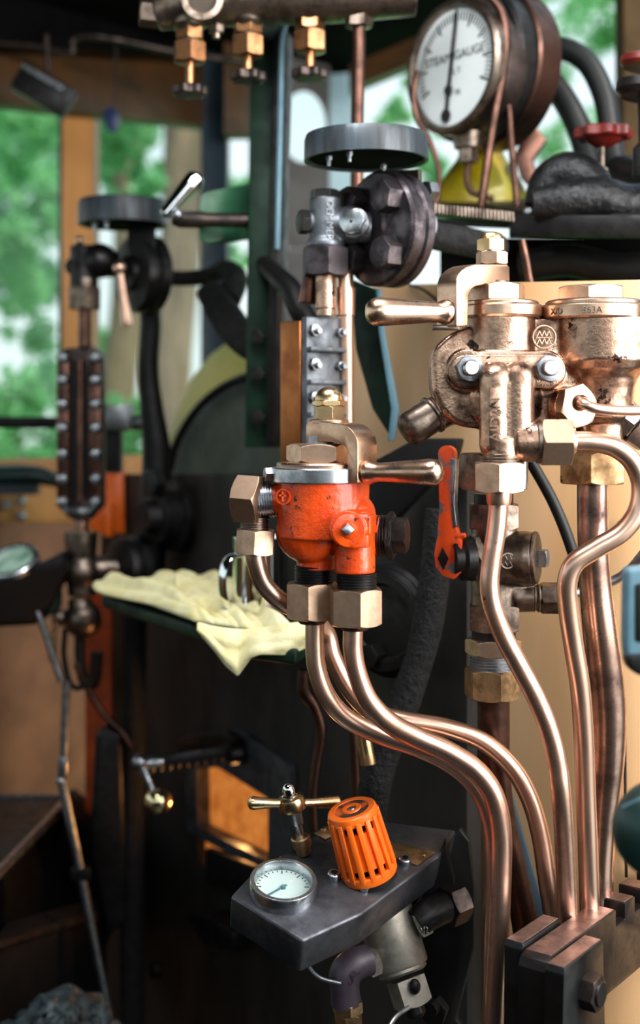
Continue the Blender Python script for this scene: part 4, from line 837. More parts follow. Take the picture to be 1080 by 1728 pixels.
# gauge lamps
def gauge_lamp(label, cx, cy, rpx, Y, hpx, hang):
    K = Fr(Y); s = K.s
    t = thing('gauge_lamp', label, 'lamp', K(cx, cy))
    mb = MB(); c = K(cx, cy); mb.ringlathe(c, V((0.0, 0, 1)), [(0, rpx * s), (hpx * .15 * s, rpx * 1.0 * s), (hpx * .8 * s, rpx * .995 * s), (hpx * s, rpx * .97 * s), (hpx * s, rpx * .9 * s), (hpx * .2 * s, rpx * .9 * s), (0, rpx * .95 * s)], 64)
    rm = mb.build('rim', mat('cracked_rubber', '#3d464d', '#121517', .15, .28, .5, scale=38, bump=.6, bscale=70, stretch=(1, 1, .12), lo=.36, hi=.6), t)
    mb = MB(); mb.lathe(c + ZZ * 4 * s, ZZ, [(0, rpx * .9 * s), (5 * s, rpx * .92 * s)], 64); mb.build('underplate', M['matte_black'], t)
    for dx, dd in ((-.28, -.55), (-.6, -.2), (.3, .5)):
        mb = MB(); mb.hexn(c + V((dx * rpx * s, dd * rpx * s, -2 * s)), ZZ, 6 * s, 8 * s, 0); mb.cyl(c + V((dx * rpx * s, dd * rpx * s, -12 * s)), c + V((dx * rpx * s, dd * rpx * s, 2 * s)), 3.2 * s, n=12); mb.build('screw', M['steel'], t)
    return t, c, s
t, c, s = gauge_lamp('near round black disc lamp with cracked rim above the grey bolted water gauge', 618, 272, 105, 1.25, 42, 1)
K = Fr(1.25)
mb = MB(); br = [(655, 288), (706, 286), (708, 375), (700, 375), (692, 330), (670, 312)]
mb.prism([K(x, y, 30 + (x - 655) * -1.0) for x, y in br], V((.8, .6, 0)) * .004, .0006); mb.build('bracket', M['iron_brown'], t)
# wrapped pipe from the flange to the right
o = pipe('wrapped black pipe running right from the near gauge flange', [(700, 385, 1.30), (735, 398, 1.31), (790, 408, 1.33), (840, 420, 1.36)], 24, M['wrap'], None, 'lagged_pipe', n=20)
mb = MB(); Kx = Fr(1.29); mb.hexn(Kx(700, 385, 0), (1, .3, -.15), 30 * Kx.s, 30 * Kx.s, 10); tag(mb.build('union_nut', M['steel_nut']), 'grey hexagon nut where the wrapped pipe leaves the near gauge flange', 'nut')
# ================================================================ manifold along the top
K = Fr(1.4); s = K.s
mf = thing('steam_manifold', 'brown bronze manifold casting across the top edge of the picture', 'manifold', K(440, 40))
mb = MB()
mb.tube([K(262, 22), K(330, 5, 0), K(440, -8), K(560, -12), K(700, -20)], [30 * s, 42 * s, 50 * s, 50 * s, 46 * s], n=28)
for x, y in ((318, 48), (418, 42), (522, 32)):
    mb.lathe(K(x, y + 8), ZZ, [(0, 20 * s), (6 * s, 24 * s), (12 * s, 30 * s), (50 * s, 34 * s)], 28)
mb.box(K(600, -20), (40 * s, 40 * s, 32 * s)); mb.cyl(K(345, -5, -60), K(345, -5, 0), 30 * s)
cast(mb, 'body', M['bronze_dark'], mf, .0014, 7)
mb = MB(); mb.hexn(K(268, 22), (-1, -.2, .05), 26 * s, 32 * s, 15); mb.build('end_plug', M['bronze_dark'], mf)
mb = MB(); mb.ringlathe(K(342, 0, -60), (0, -1, 0), [(-3 * s, 24 * s), (6 * s, 24 * s), (6 * s, 34 * s), (-3 * s, 36 * s)], 32); mb.build('bung_ring', M['bronze_dark'], mf)
for x, y in ((365, 55), (455, 18)):
    mb = MB(); mb.hexn(K(x, y), ZZ, 14 * s, 20 * s, 8); mb.lathe(K(x, y + 10), ZZ, [(0, 7 * s), (14 * s, 8 * s)], 16); mb.build('bleed_plug', M['bronze_dark'], mf)
wn_ = ['leftmost', 'middle', 'rightmost']
for i, (x, y0, y1, yw) in enumerate(((320, 70, 106, 154), (418, 60, 96, 130), (523, 52, 88, 126))):
    hv = thing('hanging_valve', '%s of the three bronze valves hanging under the top manifold' % wn_[i], 'valve', K(x, yw), 'valves under the manifold')
    mb = MB(); mb.hexn(K(x, y0 - 2), ZZ, 25 * s, 22 * s, 15 * i); mb.build('neck_nut', M['bronze_dimmed'], hv)
    mb = MB(); mb.lathe(K(x, y0 + 2), ZZ, [(0, 20 * s), (6 * s, 20 * s)]); mb.build('neck', M['iron_brown'], hv)
    mb = MB(); mb.hexn(K(x, y1), ZZ, 29 * s, 34 * s, 12 - 8 * i); mb.build('gland_nut', M['bronze_dimmed'], hv)
    mb = MB(); mb.lathe(K(x, yw + 2), ZZ, [(0, 8 * s), ((yw - y1 + 6) * s, 8 * s)], 20); mb.build('stem', M['bronze_dimmed'], hv)
    mb = MB(); c = K(x, yw + 8); m_ = 7; n_ = 84; pr = []
    for h, k in ((0, .9), (3, 1), (14, 1), (17, .9)):
        pr.append(mb.ring([c + V((math.cos(2 * math.pi * j / n_), math.sin(2 * math.pi * j / n_), 0)) * (28 + 3.4 * math.cos(m_ * 2 * math.pi * j / n_ + i)) * k * s + ZZ * h * s for j in range(n_)]))
    for a, b in zip(pr, pr[1:]): mb.bridge(a, b)
    mb.bm.faces.new(list(reversed(pr[0]))); mb.bm.faces.new(pr[-1]); mb.build('handwheel', M['iron_brown'], hv)
mb = MB(); mb.hexn(K(606, 46), ZZ, 24 * s, 36 * s, 18); tag(mb.build('union_nut', M['bronze_dark']), 'bronze nut at the top of the long straight copper pipe', 'nut')
pipe('straight copper pipe dropping from the right end of the top manifold', [(606, 30, 1.4), (605, 110, 1.4), (603, 200, 1.4), (602, 330, 1.4)], 11, M['copper_dark'], 'copper pipes on the backplate', n=18)
# ================================================================ steam pressure gauge
K = Fr(1.5); s = K.s
sg = thing('steam_gauge', 'white faced brass rimmed steam gauge with a long black pointer, at the top', 'gauge', K(776, 240))
dc = K(767, 113); rb = 108 * s
mb = MB(); mb.lathe(dc - N_ * 70 * s, N_, [(0, rb * .95), (5 * s, rb), (60 * s, rb), (66 * s, rb * .98)], 64); mb.build('case', M['iron_brown'], sg)
mb = MB(); mb.ringlathe(dc, N_, [(-12 * s, rb * 1.0), (-8 * s, rb * 1.06), (6 * s, rb * 1.06), (12 * s, rb * 1.01), (12 * s, rb * .94), (2 * s, rb * .92), (-10 * s, rb * .92)], 64); mb.build('bezel', M['bronze_dark'], sg)
mb = MB(); mb.lathe(dc - N_ * 5 * s, N_, [(0, rb * .94), (5 * s, rb * .94)], 64); dl = mb.build('dial', M['enamel'], sg)
mb = MB()
for i in range(49):
    a = R(205 - i * 230 / 48); dr = T_ * math.cos(a) + ZZ * math.sin(a); l = .20 if i % 6 == 0 else .13
    mb.box(dc + N_ * .6 * s + dr * rb * (.84 - l / 2), (rb * l / 2, (2.0 if i % 6 == 0 else 1.1) * s, .4 * s), (dr, N_.cross(dr), N_))
mb.build('scale', M['ink'], dl)
text('STEAM GAUGE', dc + N_ * .8 * s + ZZ * 18 * s, T_, ZZ, 22 * s, .3 * s, M['ink'], dl)
text('L T', dc + N_ * .8 * s + ZZ * -8 * s + T_ * 6 * s, T_, ZZ, 14 * s, .3 * s, M['ink'], dl)
text('V  N', dc + N_ * .8 * s + ZZ * -44 * s, T_, ZZ, 15 * s, .3 * s, M['ink'], dl)
pd = (ZZ + T_ * .16).normalized(); pq = N_.cross(pd); pv = dc + N_ * 4 * s + ZZ * -38 * s + T_ * -10 * s
mb = MB(); mb.prism([pv + pd * (a * s) + pq * (b * s) for a, b in ((-40, -4), (112, -3.6), (134, -1.5), (134, 1.5), (112, 3.6), (-40, 4))], N_ * 2 * s)
mb.lathe(pv, N_, [(0, 9 * s), (4 * s, 8 * s)], 24); mb.lathe(pv - pd * 42 * s, N_, [(0, 11 * s), (2.5 * s, 11 * s)], 24); mb.build('pointer', M['ink'], dl)
mb = MB(); mb.hexn(K(790, 275, 30), ZZ, 17 * s, 28 * s, 8); mb.lathe(K(790, 250, 30), ZZ, [(0, 24 * s), (30 * s, 30 * s)]); mb.build('stem_nut', M['bronze_dark'], sg)
mb = MB(); mb.tube([K(790, 275, 30), K(788, 300, 30), K(794, 322, 28), K(812, 330, 26), K(832, 335, 30)], 5.5 * s, n=12); mb.build('siphon_pipe', M['copper_dark'], sg)
# second gauge seen edge-on behind
g2 = thing('brake_gauge', 'dark gauge with copper rim seen from the side, right of the white steam gauge', 'gauge', K(880, 330, 80))
c2 = K(826, 118, 84); r2 = 140 * s
mb = MB(); mb.lathe(c2 - N_ * 20 * s, N_, [(0, r2 * .93), (10 * s, r2 * .95), (70 * s, r2 * .95), (76 * s, r2 * .9)], 72); mb.build('case', M['iron'], g2)
mb = MB(); mb.ringlathe(c2 - N_ * 20 * s, N_, [(-16 * s, r2 * .97), (-12 * s, r2 * 1.0), (34 * s, r2 * 1.0), (38 * s, r2 * .97), (34 * s, r2 * .9), (-12 * s, r2 * .9)], 72); mb.build('rim', M['copper_dark'], g2)
mb = MB(); mb.ringlathe(c2 + N_ * 50 * s, N_, [(-6 * s, r2 * .74), (0, r2 * .78), (12 * s, r2 * .78), (16 * s, r2 * .74), (10 * s, r2 * .68)], 72); mb.build('bezel', M['iron_brown'], g2)
mb = MB(); mb.prism([K(x, y, 95) for x, y in ((905, 215), (922, 235), (898, 270), (908, 300), (895, 318), (878, 300), (868, 262), (880, 232))], V((.3, 1, 0)) * 20 * s, 3 * s); mb.build('bracket', M['copper_dark'], g2)
ctp = 'thin copper tubes around the gauges'
pipe('thin copper tube looping over the top between the two gauges', [(800, -30, 1.46), (828, -5, 1.45), (848, 25, 1.45), (853, 70, 1.45), (845, 140, 1.45), (832, 210, 1.45), (820, 290, 1.45), (812, 350, 1.45)], 7.5, M['copper_dark'], ctp, 'copper_tube', 14)
pipe('thin copper tube inside the larger loop, right edge of the white gauge', [(790, -10, 1.47), (812, 0, 1.47), (832, 25, 1.47), (840, 55, 1.47), (843, 110, 1.48), (858, 180, 1.48), (862, 230, 1.48), (868, 300, 1.48), (872, 350, 1.48)], 6, M['copper_dark'], ctp, 'copper_tube', 14)
pipe('thin copper tube hanging down the left edge of the white steam gauge', [(704, 120, 1.5), (698, 160, 1.5), (704, 200, 1.5), (722, 232, 1.5), (738, 275, 1.5), (741, 310, 1.5), (735, 345, 1.5)], 5, M['copper_dark'], ctp, 'copper_tube', 12)
pipe('thin copper tube behind the bronze ejector cap, between the two covers', [(880, 405, 1.3), (888, 440, 1.3), (896, 480, 1.3), (912, 500, 1.3), (930, 505, 1.3)], 7, M['copper_dark'], ctp, 'copper_tube', 12)
# comb strip and shelf
sf = thing('gauge_shelf', 'dark iron shelf across the right side under the gauges', 'shelf', K(900, 400))
mb = MB(); mb.prism([P(a, b, y) for a, b, y in ((690, 350, 1.5), (1120, 362, 1.28), (1120, 330, 1.55), (700, 330, 1.75))], -ZZ * .02, .002); mb.build('top', M['black_oily'], sf)
mb = MB(); mb.prism([P(a, b, y) for a, b, y in ((860, 362, 1.36), (1120, 362, 1.26), (1120, 400, 1.26), (860, 398, 1.36))], V((.1, .9, 0)) * .02, .0015); mb.build('front_bar', M['iron'], sf)
for x in (893, 925, 962):
    mb = MB(); Kq = Fr(1.37); mb.hexn(Kq(x, 360, 0), ZZ, 10 * Kq.s, 7 * Kq.s, 10); mb.build('bolt', M['steel'], sf)
cm = thing('ribbed_strip', 'ribbed bronze strip lying at the foot of the gauges', 'strip', K(790, 365))
a, b = P(712, 350, 1.34), P(868, 366, 1.36)
mb = MB(); mb.prism([a + ZZ * .004, b + ZZ * .004, b + V((0, .03, .004)), a + V((0, .03, .004))], -ZZ * .0095, .0008); mb.build('strip', M['iron'], cm)
for i in range(25):
    q = a.lerp(b, (i + .5) / 25); mb = MB(); mb.box(q + V((0, -.0018, -.0005)), (.0011, .0018, .0052), bev=.0006); mb.build('rib', M['bronze_dark'], cm)
mb = MB(); mb.prism([P(a, b, y) for a, b, y in ((742, 402, 1.52), (1160, 402, 1.36), (1160, 520, 1.36), (742, 500, 1.52))], V((.4, .9, 0)) * .01, .001); tag(mb.build('dark_backing', M['matte_black']), 'black backing sheet added for the dark below the iron shelf', 'panel')  # added sheet, put in to make the gap under the shelf dark
# yellow vessel behind
Kq = Fr(1.62); mb = MB(); mb.lathe(Kq(812, 355), ZZ, [(0, 80 * Kq.s), (20 * Kq.s, 80 * Kq.s), (50 * Kq.s, 66 * Kq.s), (85 * Kq.s, 42 * Kq.s), (110 * Kq.s, 30 * Kq.s)], 40)
tag(mb.build('oil_can', M['yellow']), 'yellow rounded can behind the thin tubes under the steam gauge', 'can')
M['tarred'] = mat('tarred_lagging', '#121213', '#08080a', 0, .28, .5, scale=40, bump=1.0, bscale=70, bdist=.004, spec=.3)
# lagged elbows, hoses and red wheel at the right
Kr = Fr(1.36); s = Kr.s
mb = MB(); mb.tube([Kr(918, 350, 20), Kr(928, 308, 20), Kr(960, 292, 10), Kr(992, 306, 0), Kr(1008, 340, 0)], [34 * s, 34 * s, 36 * s, 36 * s, 34 * s], n=22); tag(mb.build('lagged_elbow', M['tarred']), 'black lagged pipe elbow on the iron shelf, behind the red wheel', 'pipe')
mb = MB(); mb.tube([Kr(900, 345, -30), Kr(950, 340, -35), Kr(1010, 335, -40), Kr(1060, 345, -40), Kr(1130, 340, -40)], [26 * s, 34 * s, 36 * s, 34 * s, 34 * s], n=22); tag(mb.build('lagged_pipe', M['tarred']), 'black lagged pipe lying along the iron shelf', 'pipe')
rw = thing('red_wheel_valve', 'small valve with red handwheel standing on the lagged pipe', 'valve', Kr(1018, 335))
c = Kr(1018, 232, 0); mb = MB(); n_ = 80; pr = []
for h, k in ((-3, .92), (0, 1), (13, 1), (16, .92)):
    pr.append(mb.ring([c + V((math.cos(2 * math.pi * j / n_), math.sin(2 * math.pi * j / n_), 0)) * (46 + 4 * math.cos(8 * 2 * math.pi * j / n_)) * k * s + ZZ * h * s for j in range(n_)]))
for a, b in zip(pr, pr[1:]): mb.bridge(a, b)
mb.bm.faces.new(list(reversed(pr[0]))); mb.bm.faces.new(pr[-1]); mb.lathe(c - ZZ * 16 * s, ZZ, [(0, 14 * s), (8 * s, 26 * s), (15 * s, 34 * s)], 32); mb.build('handwheel', M['red'], rw)
mb = MB(); mb.lathe(Kr(1016, 345), ZZ, [(0, 18 * s), (40 * s, 18 * s), (42 * s, 12 * s), (60 * s, 12 * s), (62 * s, 5 * s), (112 * s, 5 * s)], 20); mb.build('stem', M['bronze_dark'], rw)
o = pipe('thick black rubber hose arching on the upper right, outer of the two', [(905, 95, 1.62), (945, 82, 1.6), (990, 105, 1.58), (1020, 165, 1.56), (1032, 240, 1.54), (1046, 330, 1.5)], 19, M['rubber'], 'black hoses upper right', 'rubber_hose'); o['category'] = 'hose'
o = pipe('thick black rubber hose arching on the upper right, inner of the two', [(900, 120, 1.62), (932, 142, 1.6), (962, 185, 1.58), (985, 240, 1.56), (1000, 310, 1.52)], 21, M['rubber'], 'black hoses upper right', 'rubber_hose'); o['category'] = 'hose'
Kv = Fr(1.3); s = Kv.s
dv_ = thing('dark_wheel_valve', 'black valve with small dark handwheels cut by the right edge', 'valve', Kv(1075, 300))
mb = MB(); mb.lathe(Kv(1092, 115), V((.1, 0, 1)), [(0, 40 * s), (6 * s, 46 * s), (16 * s, 46 * s), (20 * s, 38 * s)], 32); mb.build('handwheel', M['red'], dv_)
mb = MB(); mb.lathe(Kv(1092, 165), V((.1, 0, 1)), [(0, 44 * s), (10 * s, 54 * s), (24 * s, 54 * s), (30 * s, 30 * s)], 32); mb.build('body', M['iron'], dv_)
mb = MB(); mb.lathe(Kv(1090, 300), ZZ, [(0, 22 * s), (50 * s, 22 * s), (60 * s, 12 * s), (140 * s, 14 * s)], 24); mb.build('stem', M['iron'], dv_)
mb = MB(); mb.tube([P(1040, 290, 1.5), P(1062, 300, 1.48), P(1090, 310, 1.45), P(1130, 305, 1.42)], [30 * .00065, 40 * .00065, 40 * .00065, 40 * .00065], n=20); tag(mb.build('dark_fitting', M['iron']), 'black iron fitting at the right edge beside the red handwheel', 'fitting')
# dark clutter under the shelf
mb = MB(); mb.tube([P(880, 450, 1.42), P(960, 440, 1.40), P(1040, 455, 1.38), P(1130, 450, 1.36)], .018, n=20); tag(mb.build('dark_pipe', M['black_oily']), 'black pipe in the shade under the iron shelf', 'pipe')
mb = MB(); mb.tube([P(1060, 590, 1.18), P(1090, 620, 1.17), P(1130, 640, 1.16)], .018, n=18); tag(mb.build('dark_elbow', M['wrap']), 'dark lagged pipe at the right edge behind the bronze ejector', 'pipe')
# foreground shapes at right edge
Ks = Fr(.8); s = Ks.s
st = thing('seat_cushion', 'dark green leather cushion at the right edge, out of focus', 'cushion', Ks(1110, 1490))
mb = MB(); mb.ball(Ks(1125, 1400), (92 * s, 70 * s, 86 * s), 40, 24); cu_ = mb.build('pad', M['seat'], st)
mb = MB(); mb.tube([Ks(1050 + 6 * i, 1362 - 20 * math.sin(i / 9 * 1.4), -46 - 16 * math.sin(i / 9 * 1.5)) for i in range(10)], 2.0 * s, n=8); mb.build('piping', M['teal'], cu_)
mb = MB(); mb.tube([Ks(1135, 1460, 20), Ks(1140, 1600, 30), Ks(1150, 1900, 40)], [30 * s, 22 * s, 22 * s], n=18); mb.build('post', M['black'], st)
hd = thing('rocking_lever', 'dark handle with pale teal rim at the right edge, out of focus', 'handle', Ks(1100, 1145))
mb = MB(); o2 = [(1056, 960), (1150, 950), (1150, 1135), (1076, 1138), (1058, 1120), (1054, 1090)]; mb.prism([Ks(x, y) for x, y in o2], V((0, 1, 0)) * 40 * s, 10 * s, 4); mb.build('grip', M['teal'], hd)
mb = MB(); mb.prism([Ks(x, y, -4) for x, y in ((1072, 985), (1150, 980), (1150, 1085), (1072, 1085))], V((0, 1, 0)) * 20 * s, 6 * s, 3); mb.build('inlay', M['rubber'], hd)
mb = MB(); mb.prism([Ks(x, y, -5) for x, y in ((1056, 1104), (1150, 1100), (1150, 1142), (1080, 1142), (1062, 1130))], V((0, 1, 0)) * 46 * s, 8 * s, 3); mb.build('foot', M['rubber'], hd)
mb = MB(); mb.tube([Ks(1110, 1125, 20), Ks(1150, 1200, 40), Ks(1240, 1300, 60), Ks(1280, 1700, 60)], 18 * s, n=16); mb.build('arm', M['iron'], hd)
# ================================================================ green post and regulator
gp = thing('cab_post', 'tall dark green post with worn pale edge, left of the bolted water gauge', 'post', P(445, 760, 1.5))
mb = MB(); mb.prism([P(a, b, 1.5) for a, b in ((424, -20), (470, -20), (466, 300), (466, 755), (413, 755), (416, 560), (420, 300))], V((0, 1, 0)) * .012, .002); mb.build('flat_bar', M['rim_green'], gp)
mb = MB(); mb.prism([P(a, b, 1.49) for a, b in ((462, 60), (474, 40), (482, 52), (474, 300), (469, 755), (450, 755), (452, 560), (457, 300))], V((.3, 1, 0)) * .03, .002); mb.build('edge_angle', M['iron'], gp)
for y in (570, 632, 705):
    mb = MB(); Kp = Fr(1.49); mb.hexn(Kp(437, y), (-.3, -1, 0), 14 * Kp.s, 10 * Kp.s, 10, lo=False); mb.build('bolt', M['iron'], gp)
mb = MB(); Kp = Fr(1.5); mb.tube([Kp(482, 42, -30), Kp(475, 75, -30), Kp(473, 200, -30), Kp(468, 420, -30)], 4.5 * Kp.s, n=10); mb.build('edge_strip', M['teal'], gp)
rq = thing('regulator_quadrant', 'green painted plate fixed to the green post with the regulator lever through it', 'plate', P(390, 410, 1.55))
Kp = Fr(1.55); s = Kp.s
mb = MB(); mb.prism([Kp(a, b, d) for a, b, d in ((336, 328, -30), (352, 322, -25), (428, 306, 10), (440, 318, 12), (440, 390, 12), (425, 402, 10), (350, 412, -25), (334, 404, -30))], V((.3, 1, 0)) * .012, .003, 3); mb.build('plate', M['lever_green'], rq)
mb = MB(); mb.prism([Kp(a, b, d) for a, b, d in ((426, 308, -10), (446, 312, -10), (448, 396, -10), (430, 402, -10))], V((.2, 1, 0)) * .02, .004, 3); mb.build('flange', M['black'], rq)
rl = thing('regulator_lever', 'polished steel regulator lever pointing up beside the green plate', 'lever', Kp(300, 385))
mb = MB(); a, b = Kp(276, 364, -70), Kp(328, 304, -60); mb.lathe(a, b - a, [(0, 5 * s), (4 * s, 10 * s), (30 * s, 12 * s), (60 * s, 15 * s), (72 * s, 16 * s), (84 * s, 15 * s), (90 * s, 8 * s), (91 * s, 0)], 24); mb.build('grip', M['chrome'], rl)
mb = MB(); mb.lathe(Kp(290, 370, -66), V((1, .12, 0)), [(0, 9 * s), (12 * s, 14 * s), (50 * s, 14 * s), (56 * s, 12 * s), (150 * s, 12 * s)], 24); mb.build('shaft', M['iron_brown'], rl)
mb = MB(); mb.ball(Kp(299, 362, -80), 9 * s); mb.build('knob', M['steel'], rl)
# black strap right of the water gauge
mb = MB(); mb.prism([P(a, b, y) for a, b, y in ((590, 470, 1.36), (640, 490, 1.34), (644, 560, 1.33), (668, 690, 1.32), (660, 740, 1.32), (628, 690, 1.34), (600, 590, 1.36))], V((.35, .9, 0)) * .006, .0015)
bs = tag(mb.build('bracket_strap', M['rim_green']), 'dark green bent strap between the near water gauge and the tan cladding', 'strap')
mb = MB(); mb.prism([P(a, b, y) for a, b, y in ((634, 487, 1.325), (641, 487, 1.325), (648, 560, 1.318), (672, 690, 1.31), (664, 744, 1.31), (654, 744, 1.312), (660, 690, 1.312), (639, 562, 1.32))], V((.2, .9, 0)) * .01, .001); mb.build('worn_edge', M['teal'], bs)
# ================================================================ far water gauge
K = Fr(1.75); s = K.s
fg = thing('water_gauge', 'far water gauge with two rows of bright rivets and a slot, left side', 'water gauge', K(137, 1060))
mb = MB(); fr = [(97, 855), (97, 610)] + arc(116, 606, 19, 180, 90, 4) + [(156, 583)] + arc(156, 606, 19, 75, 0, 4) + [(175, 620), (175, 855), (160, 868), (112, 868)]
mb.prism([K(x, y, 0) for x, y in fr], V((0, 22 * s, 0)), 4 * s, 2)
fr = mb.build('frame', M['iron_brown'], fg)
for x in (107, 161):
    mb = MB(); mb.box(K(x, 730, -6), (10 * s, 8 * s, 118 * s), bev=3 * s); mb.build('side_rail', M['copper_dark'], fr)
for y in (603, 641, 682, 722, 766, 808, 847):
    for x in (106, 161):
        mb = MB(); mb.lathe(K(x, y, -12), (0, -1, 0), [(0, 11 * s), (5 * s, 10 * s), (9 * s, 6 * s), (10 * s, 0)], 20); mb.build('rivet', M['steel'], fr)
mb = MB(); mb.prism([K(x, y, -3) for x, y in arc(134, 618, 13, 0, 180, 8) + [(121, 838), (147, 838)]], V((0, 12 * s, 0))); mb.build('slot', M['black'], fr)
mb = MB(); mb.cyl(K(135, 845, -8), K(135, 606, -8), 6 * s); mb.build('glass_tube', M['copper_dark'], fg)
mb = MB(); mb.lathe(K(137, 878, 0), ZZ, [(0, 14 * s), (8 * s, 26 * s), (16 * s, 30 * s), (22 * s, 26 * s)], 28); mb.build('lower_collar', M['steel'], fg)
mb = MB(); mb.cyl(K(143, 585), K(143, 515), 11 * s); mb.build('upper_tube', M['copper_dark'], fg)
mb = MB(); mb.hexn(K(143, 522), ZZ, 30 * s, 36 * s, 8); mb.lathe(K(143, 488), ZZ, [(0, 22 * s), (18 * s, 22 * s)]); mb.build('gland_nut', M['bronze_dark'], fg)
mb = MB(); mb.cyl(K(140, 490), K(140, 415), 22 * s); mb.ball(K(124, 450), 15 * s); mb.cyl(K(140, 450), K(200, 445, 20), 22 * s); mb.ball(K(168, 440), 30 * s); cast(mb, 'upper_cock', M['iron'], fg, .0018, 4)
mb = MB(); mb.ball(K(134, 406), 8 * s); mb.build('top_knob', M['copper'], fg)
mb = MB(); mb.lathe(K(262, 465, 30), N_, [(0, 60 * s), (4 * s, 66 * s), (20 * s, 66 * s), (24 * s, 60 * s), (30 * s, 60 * s), (34 * s, 66 * s), (46 * s, 64 * s), (48 * s, 30 * s), (56 * s, 28 * s)], 48); mb.build('upper_flange', M['iron'], fg)
mb = MB(); a, b = K(202, 452, -50), K(215, 548, -50); mb.lathe(a, b - a, [(0, 6 * s), (30 * s, 7 * s), (92 * s, 9.5 * s), (97 * s, 8 * s)], 8); mb.ball(a, 12 * s); mb.build('cock_handle', M['copper'], fg)
mb = MB(); mb.cyl(K(137, 905), K(137, 870), 12 * s); mb.build('lower_tube', M['bronze_cast'], fg)
mb = MB(); mb.lathe(K(137, 935), ZZ, [(0, 26 * s), (30 * s, 28 * s), (38 * s, 28 * s)], 28); mb.hexn(K(137, 935), ZZ, 28 * s, 20 * s, 20); mb.build('lower_gland', M['bronze_dark'], fg)
mb = MB(); mb.cyl(K(138, 1005), K(138, 930), 24 * s); mb.ball(K(138, 965), 32 * s); mb.cyl(K(138, 960), K(200, 960, 20), 22 * s); mb.cyl(K(135, 1010), K(135, 1060), 20 * s); mb.ball(K(140, 1045), 32 * s); mb.cyl(K(145, 1050), K(90, 1040), 14 * s); cast(mb, 'lower_cock', M['bronze_dark'], fg, .0018, 4)
mb = MB(); mb.lathe(K(236, 958, 30), N_, [(0, 50 * s), (4 * s, 56 * s), (18 * s, 56 * s), (20 * s, 48 * s), (26 * s, 48 * s), (30 * s, 54 * s), (40 * s, 52 * s), (44 * s, 30 * s)], 44); mb.build('lower_flange', M['iron'], fg)
mb = MB(); mb.ball(K(187, 965, -40), 9 * s); mb.build('pin', M['copper_dark'], fg)
mb = MB(); mb.cyl(K(93, 1045, -10), K(88, 1115, -10), 5 * s, 7 * s, n=14); mb.build('drain_handle', M['brass'], fg)
mb = MB(); mb.tube([K(135, 1060), K(135, 1110), K(142, 1150), K(160, 1150), K(165, 1100)], 9 * s, n=14); mb.build('drain_pipe', M['iron'], fg)
t, c, s2 = gauge_lamp('far black disc lamp above the riveted water gauge, left side', 208, 380, 76, 1.72, 40, 1)
mb = MB(); Kz = Fr(1.72); mb.prism([Kz(x, y, 10) for x, y in ((215, 378), (262, 378), (262, 420), (235, 440), (215, 420))], V((0, 8, 0)) * Kz.s, 1 * Kz.s); mb.build('bracket', M['black'], t)
o = pipe('thick dark curved pipe dropping from the far gauge flange', [(246, 470, 1.80), (254, 540, 1.80), (250, 620, 1.80), (256, 690, 1.80), (264, 760, 1.80), (262, 840, 1.80), (252, 960, 1.80)], [18, 18, 18, 20, 24, 26, 26], M['black_oily'], None, 'column_pipe')
o = pipe('lagged black pipe from the far gauge flange towards the green post', [(265, 468, 1.80), (310, 470, 1.79), (350, 466, 1.77), (380, 455, 1.74), (398, 470, 1.72), (385, 505, 1.70)], [13, 13, 14, 16, 20, 22], M['wrap'], None, 'lagged_pipe')
o = pipe('thick lagged pipe sloping down behind the green post', [(352, 490, 1.70), (375, 525, 1.68), (400, 560, 1.66), (428, 585, 1.64), (480, 600, 1.62)], [22, 28, 28, 26, 26], M['wrap'], None, 'lagged_pipe')
o = pipe('dark lagged bend just left of the near gauge drain', [(440, 440, 1.52), (470, 468, 1.46), (492, 490, 1.44), (505, 520, 1.43), (520, 545, 1.43)], [16, 18, 20, 20, 20], M['black_oily'], None, 'lagged_pipe')
# ================================================================ tray, cloth and mug
TY = lambda px: 1.66 - (px - 170) * .00105
mb = MB(); tp = [(172, 1000), (205, 985), (300, 985), (400, 1000), (515, 1040), (520, 1078), (500, 1090), (430, 1085), (330, 1062), (178, 1020)]
tz = P(400, 990, 1.63).z
def flat(px, py, z): return V(((px - CX) / F, 1, -(py - HY) / F)) * ((z - ZC) / (-(py - HY) / F)) + V((0, 0, ZC))
t0 = [flat(x, y, tz) for x, y in ((172, 1004), (200, 982), (330, 975), (440, 990), (540, 1030), (530, 1075), (500, 1096), (420, 1086), (330, 1055), (240, 1027))]
tr = tag(MB().prism(t0, ZZ * -.015, .004, 3).build('tray_shelf', M['rim_green']), 'dark green tray shelf on the backplate under the yellow cloth', 'shelf')
# cloth: draped grid
def clothmesh(name, outline_fn, nu, nv, th, m, parent=None):
    mb = MB(); bm = mb.bm; g = [[bm.verts.new(outline_fn(i / nu, j / nv)) for j in range(nv + 1)] for i in range(nu + 1)]
    for i in range(nu):
        for j in range(nv): bm.faces.new((g[i][j], g[i + 1][j], g[i + 1][j + 1], g[i][j + 1]))
    o = mb.build(name, m, parent, 180); so_ = o.modifiers.new('s', 'SOLIDIFY'); so_.thickness = th; so_.offset = 0
    sb = o.modifiers.new('b', 'SUBSURF'); sb.levels = 1; sb.render_levels = 1; bake(o)
    for p in o.data.polygons: p.use_smooth = True
    return o
def lerp2(q, u, v):
    a, b, c, d = [V(x) for x in q]; return (a * (1 - u) + b * u) * (1 - v) + (d * (1 - u) + c * u) * v
cz = tz + .006
qa = [flat(166, 990, cz), flat(396, 984, cz), flat(505, 1078, cz), flat(330, 1052, cz)]
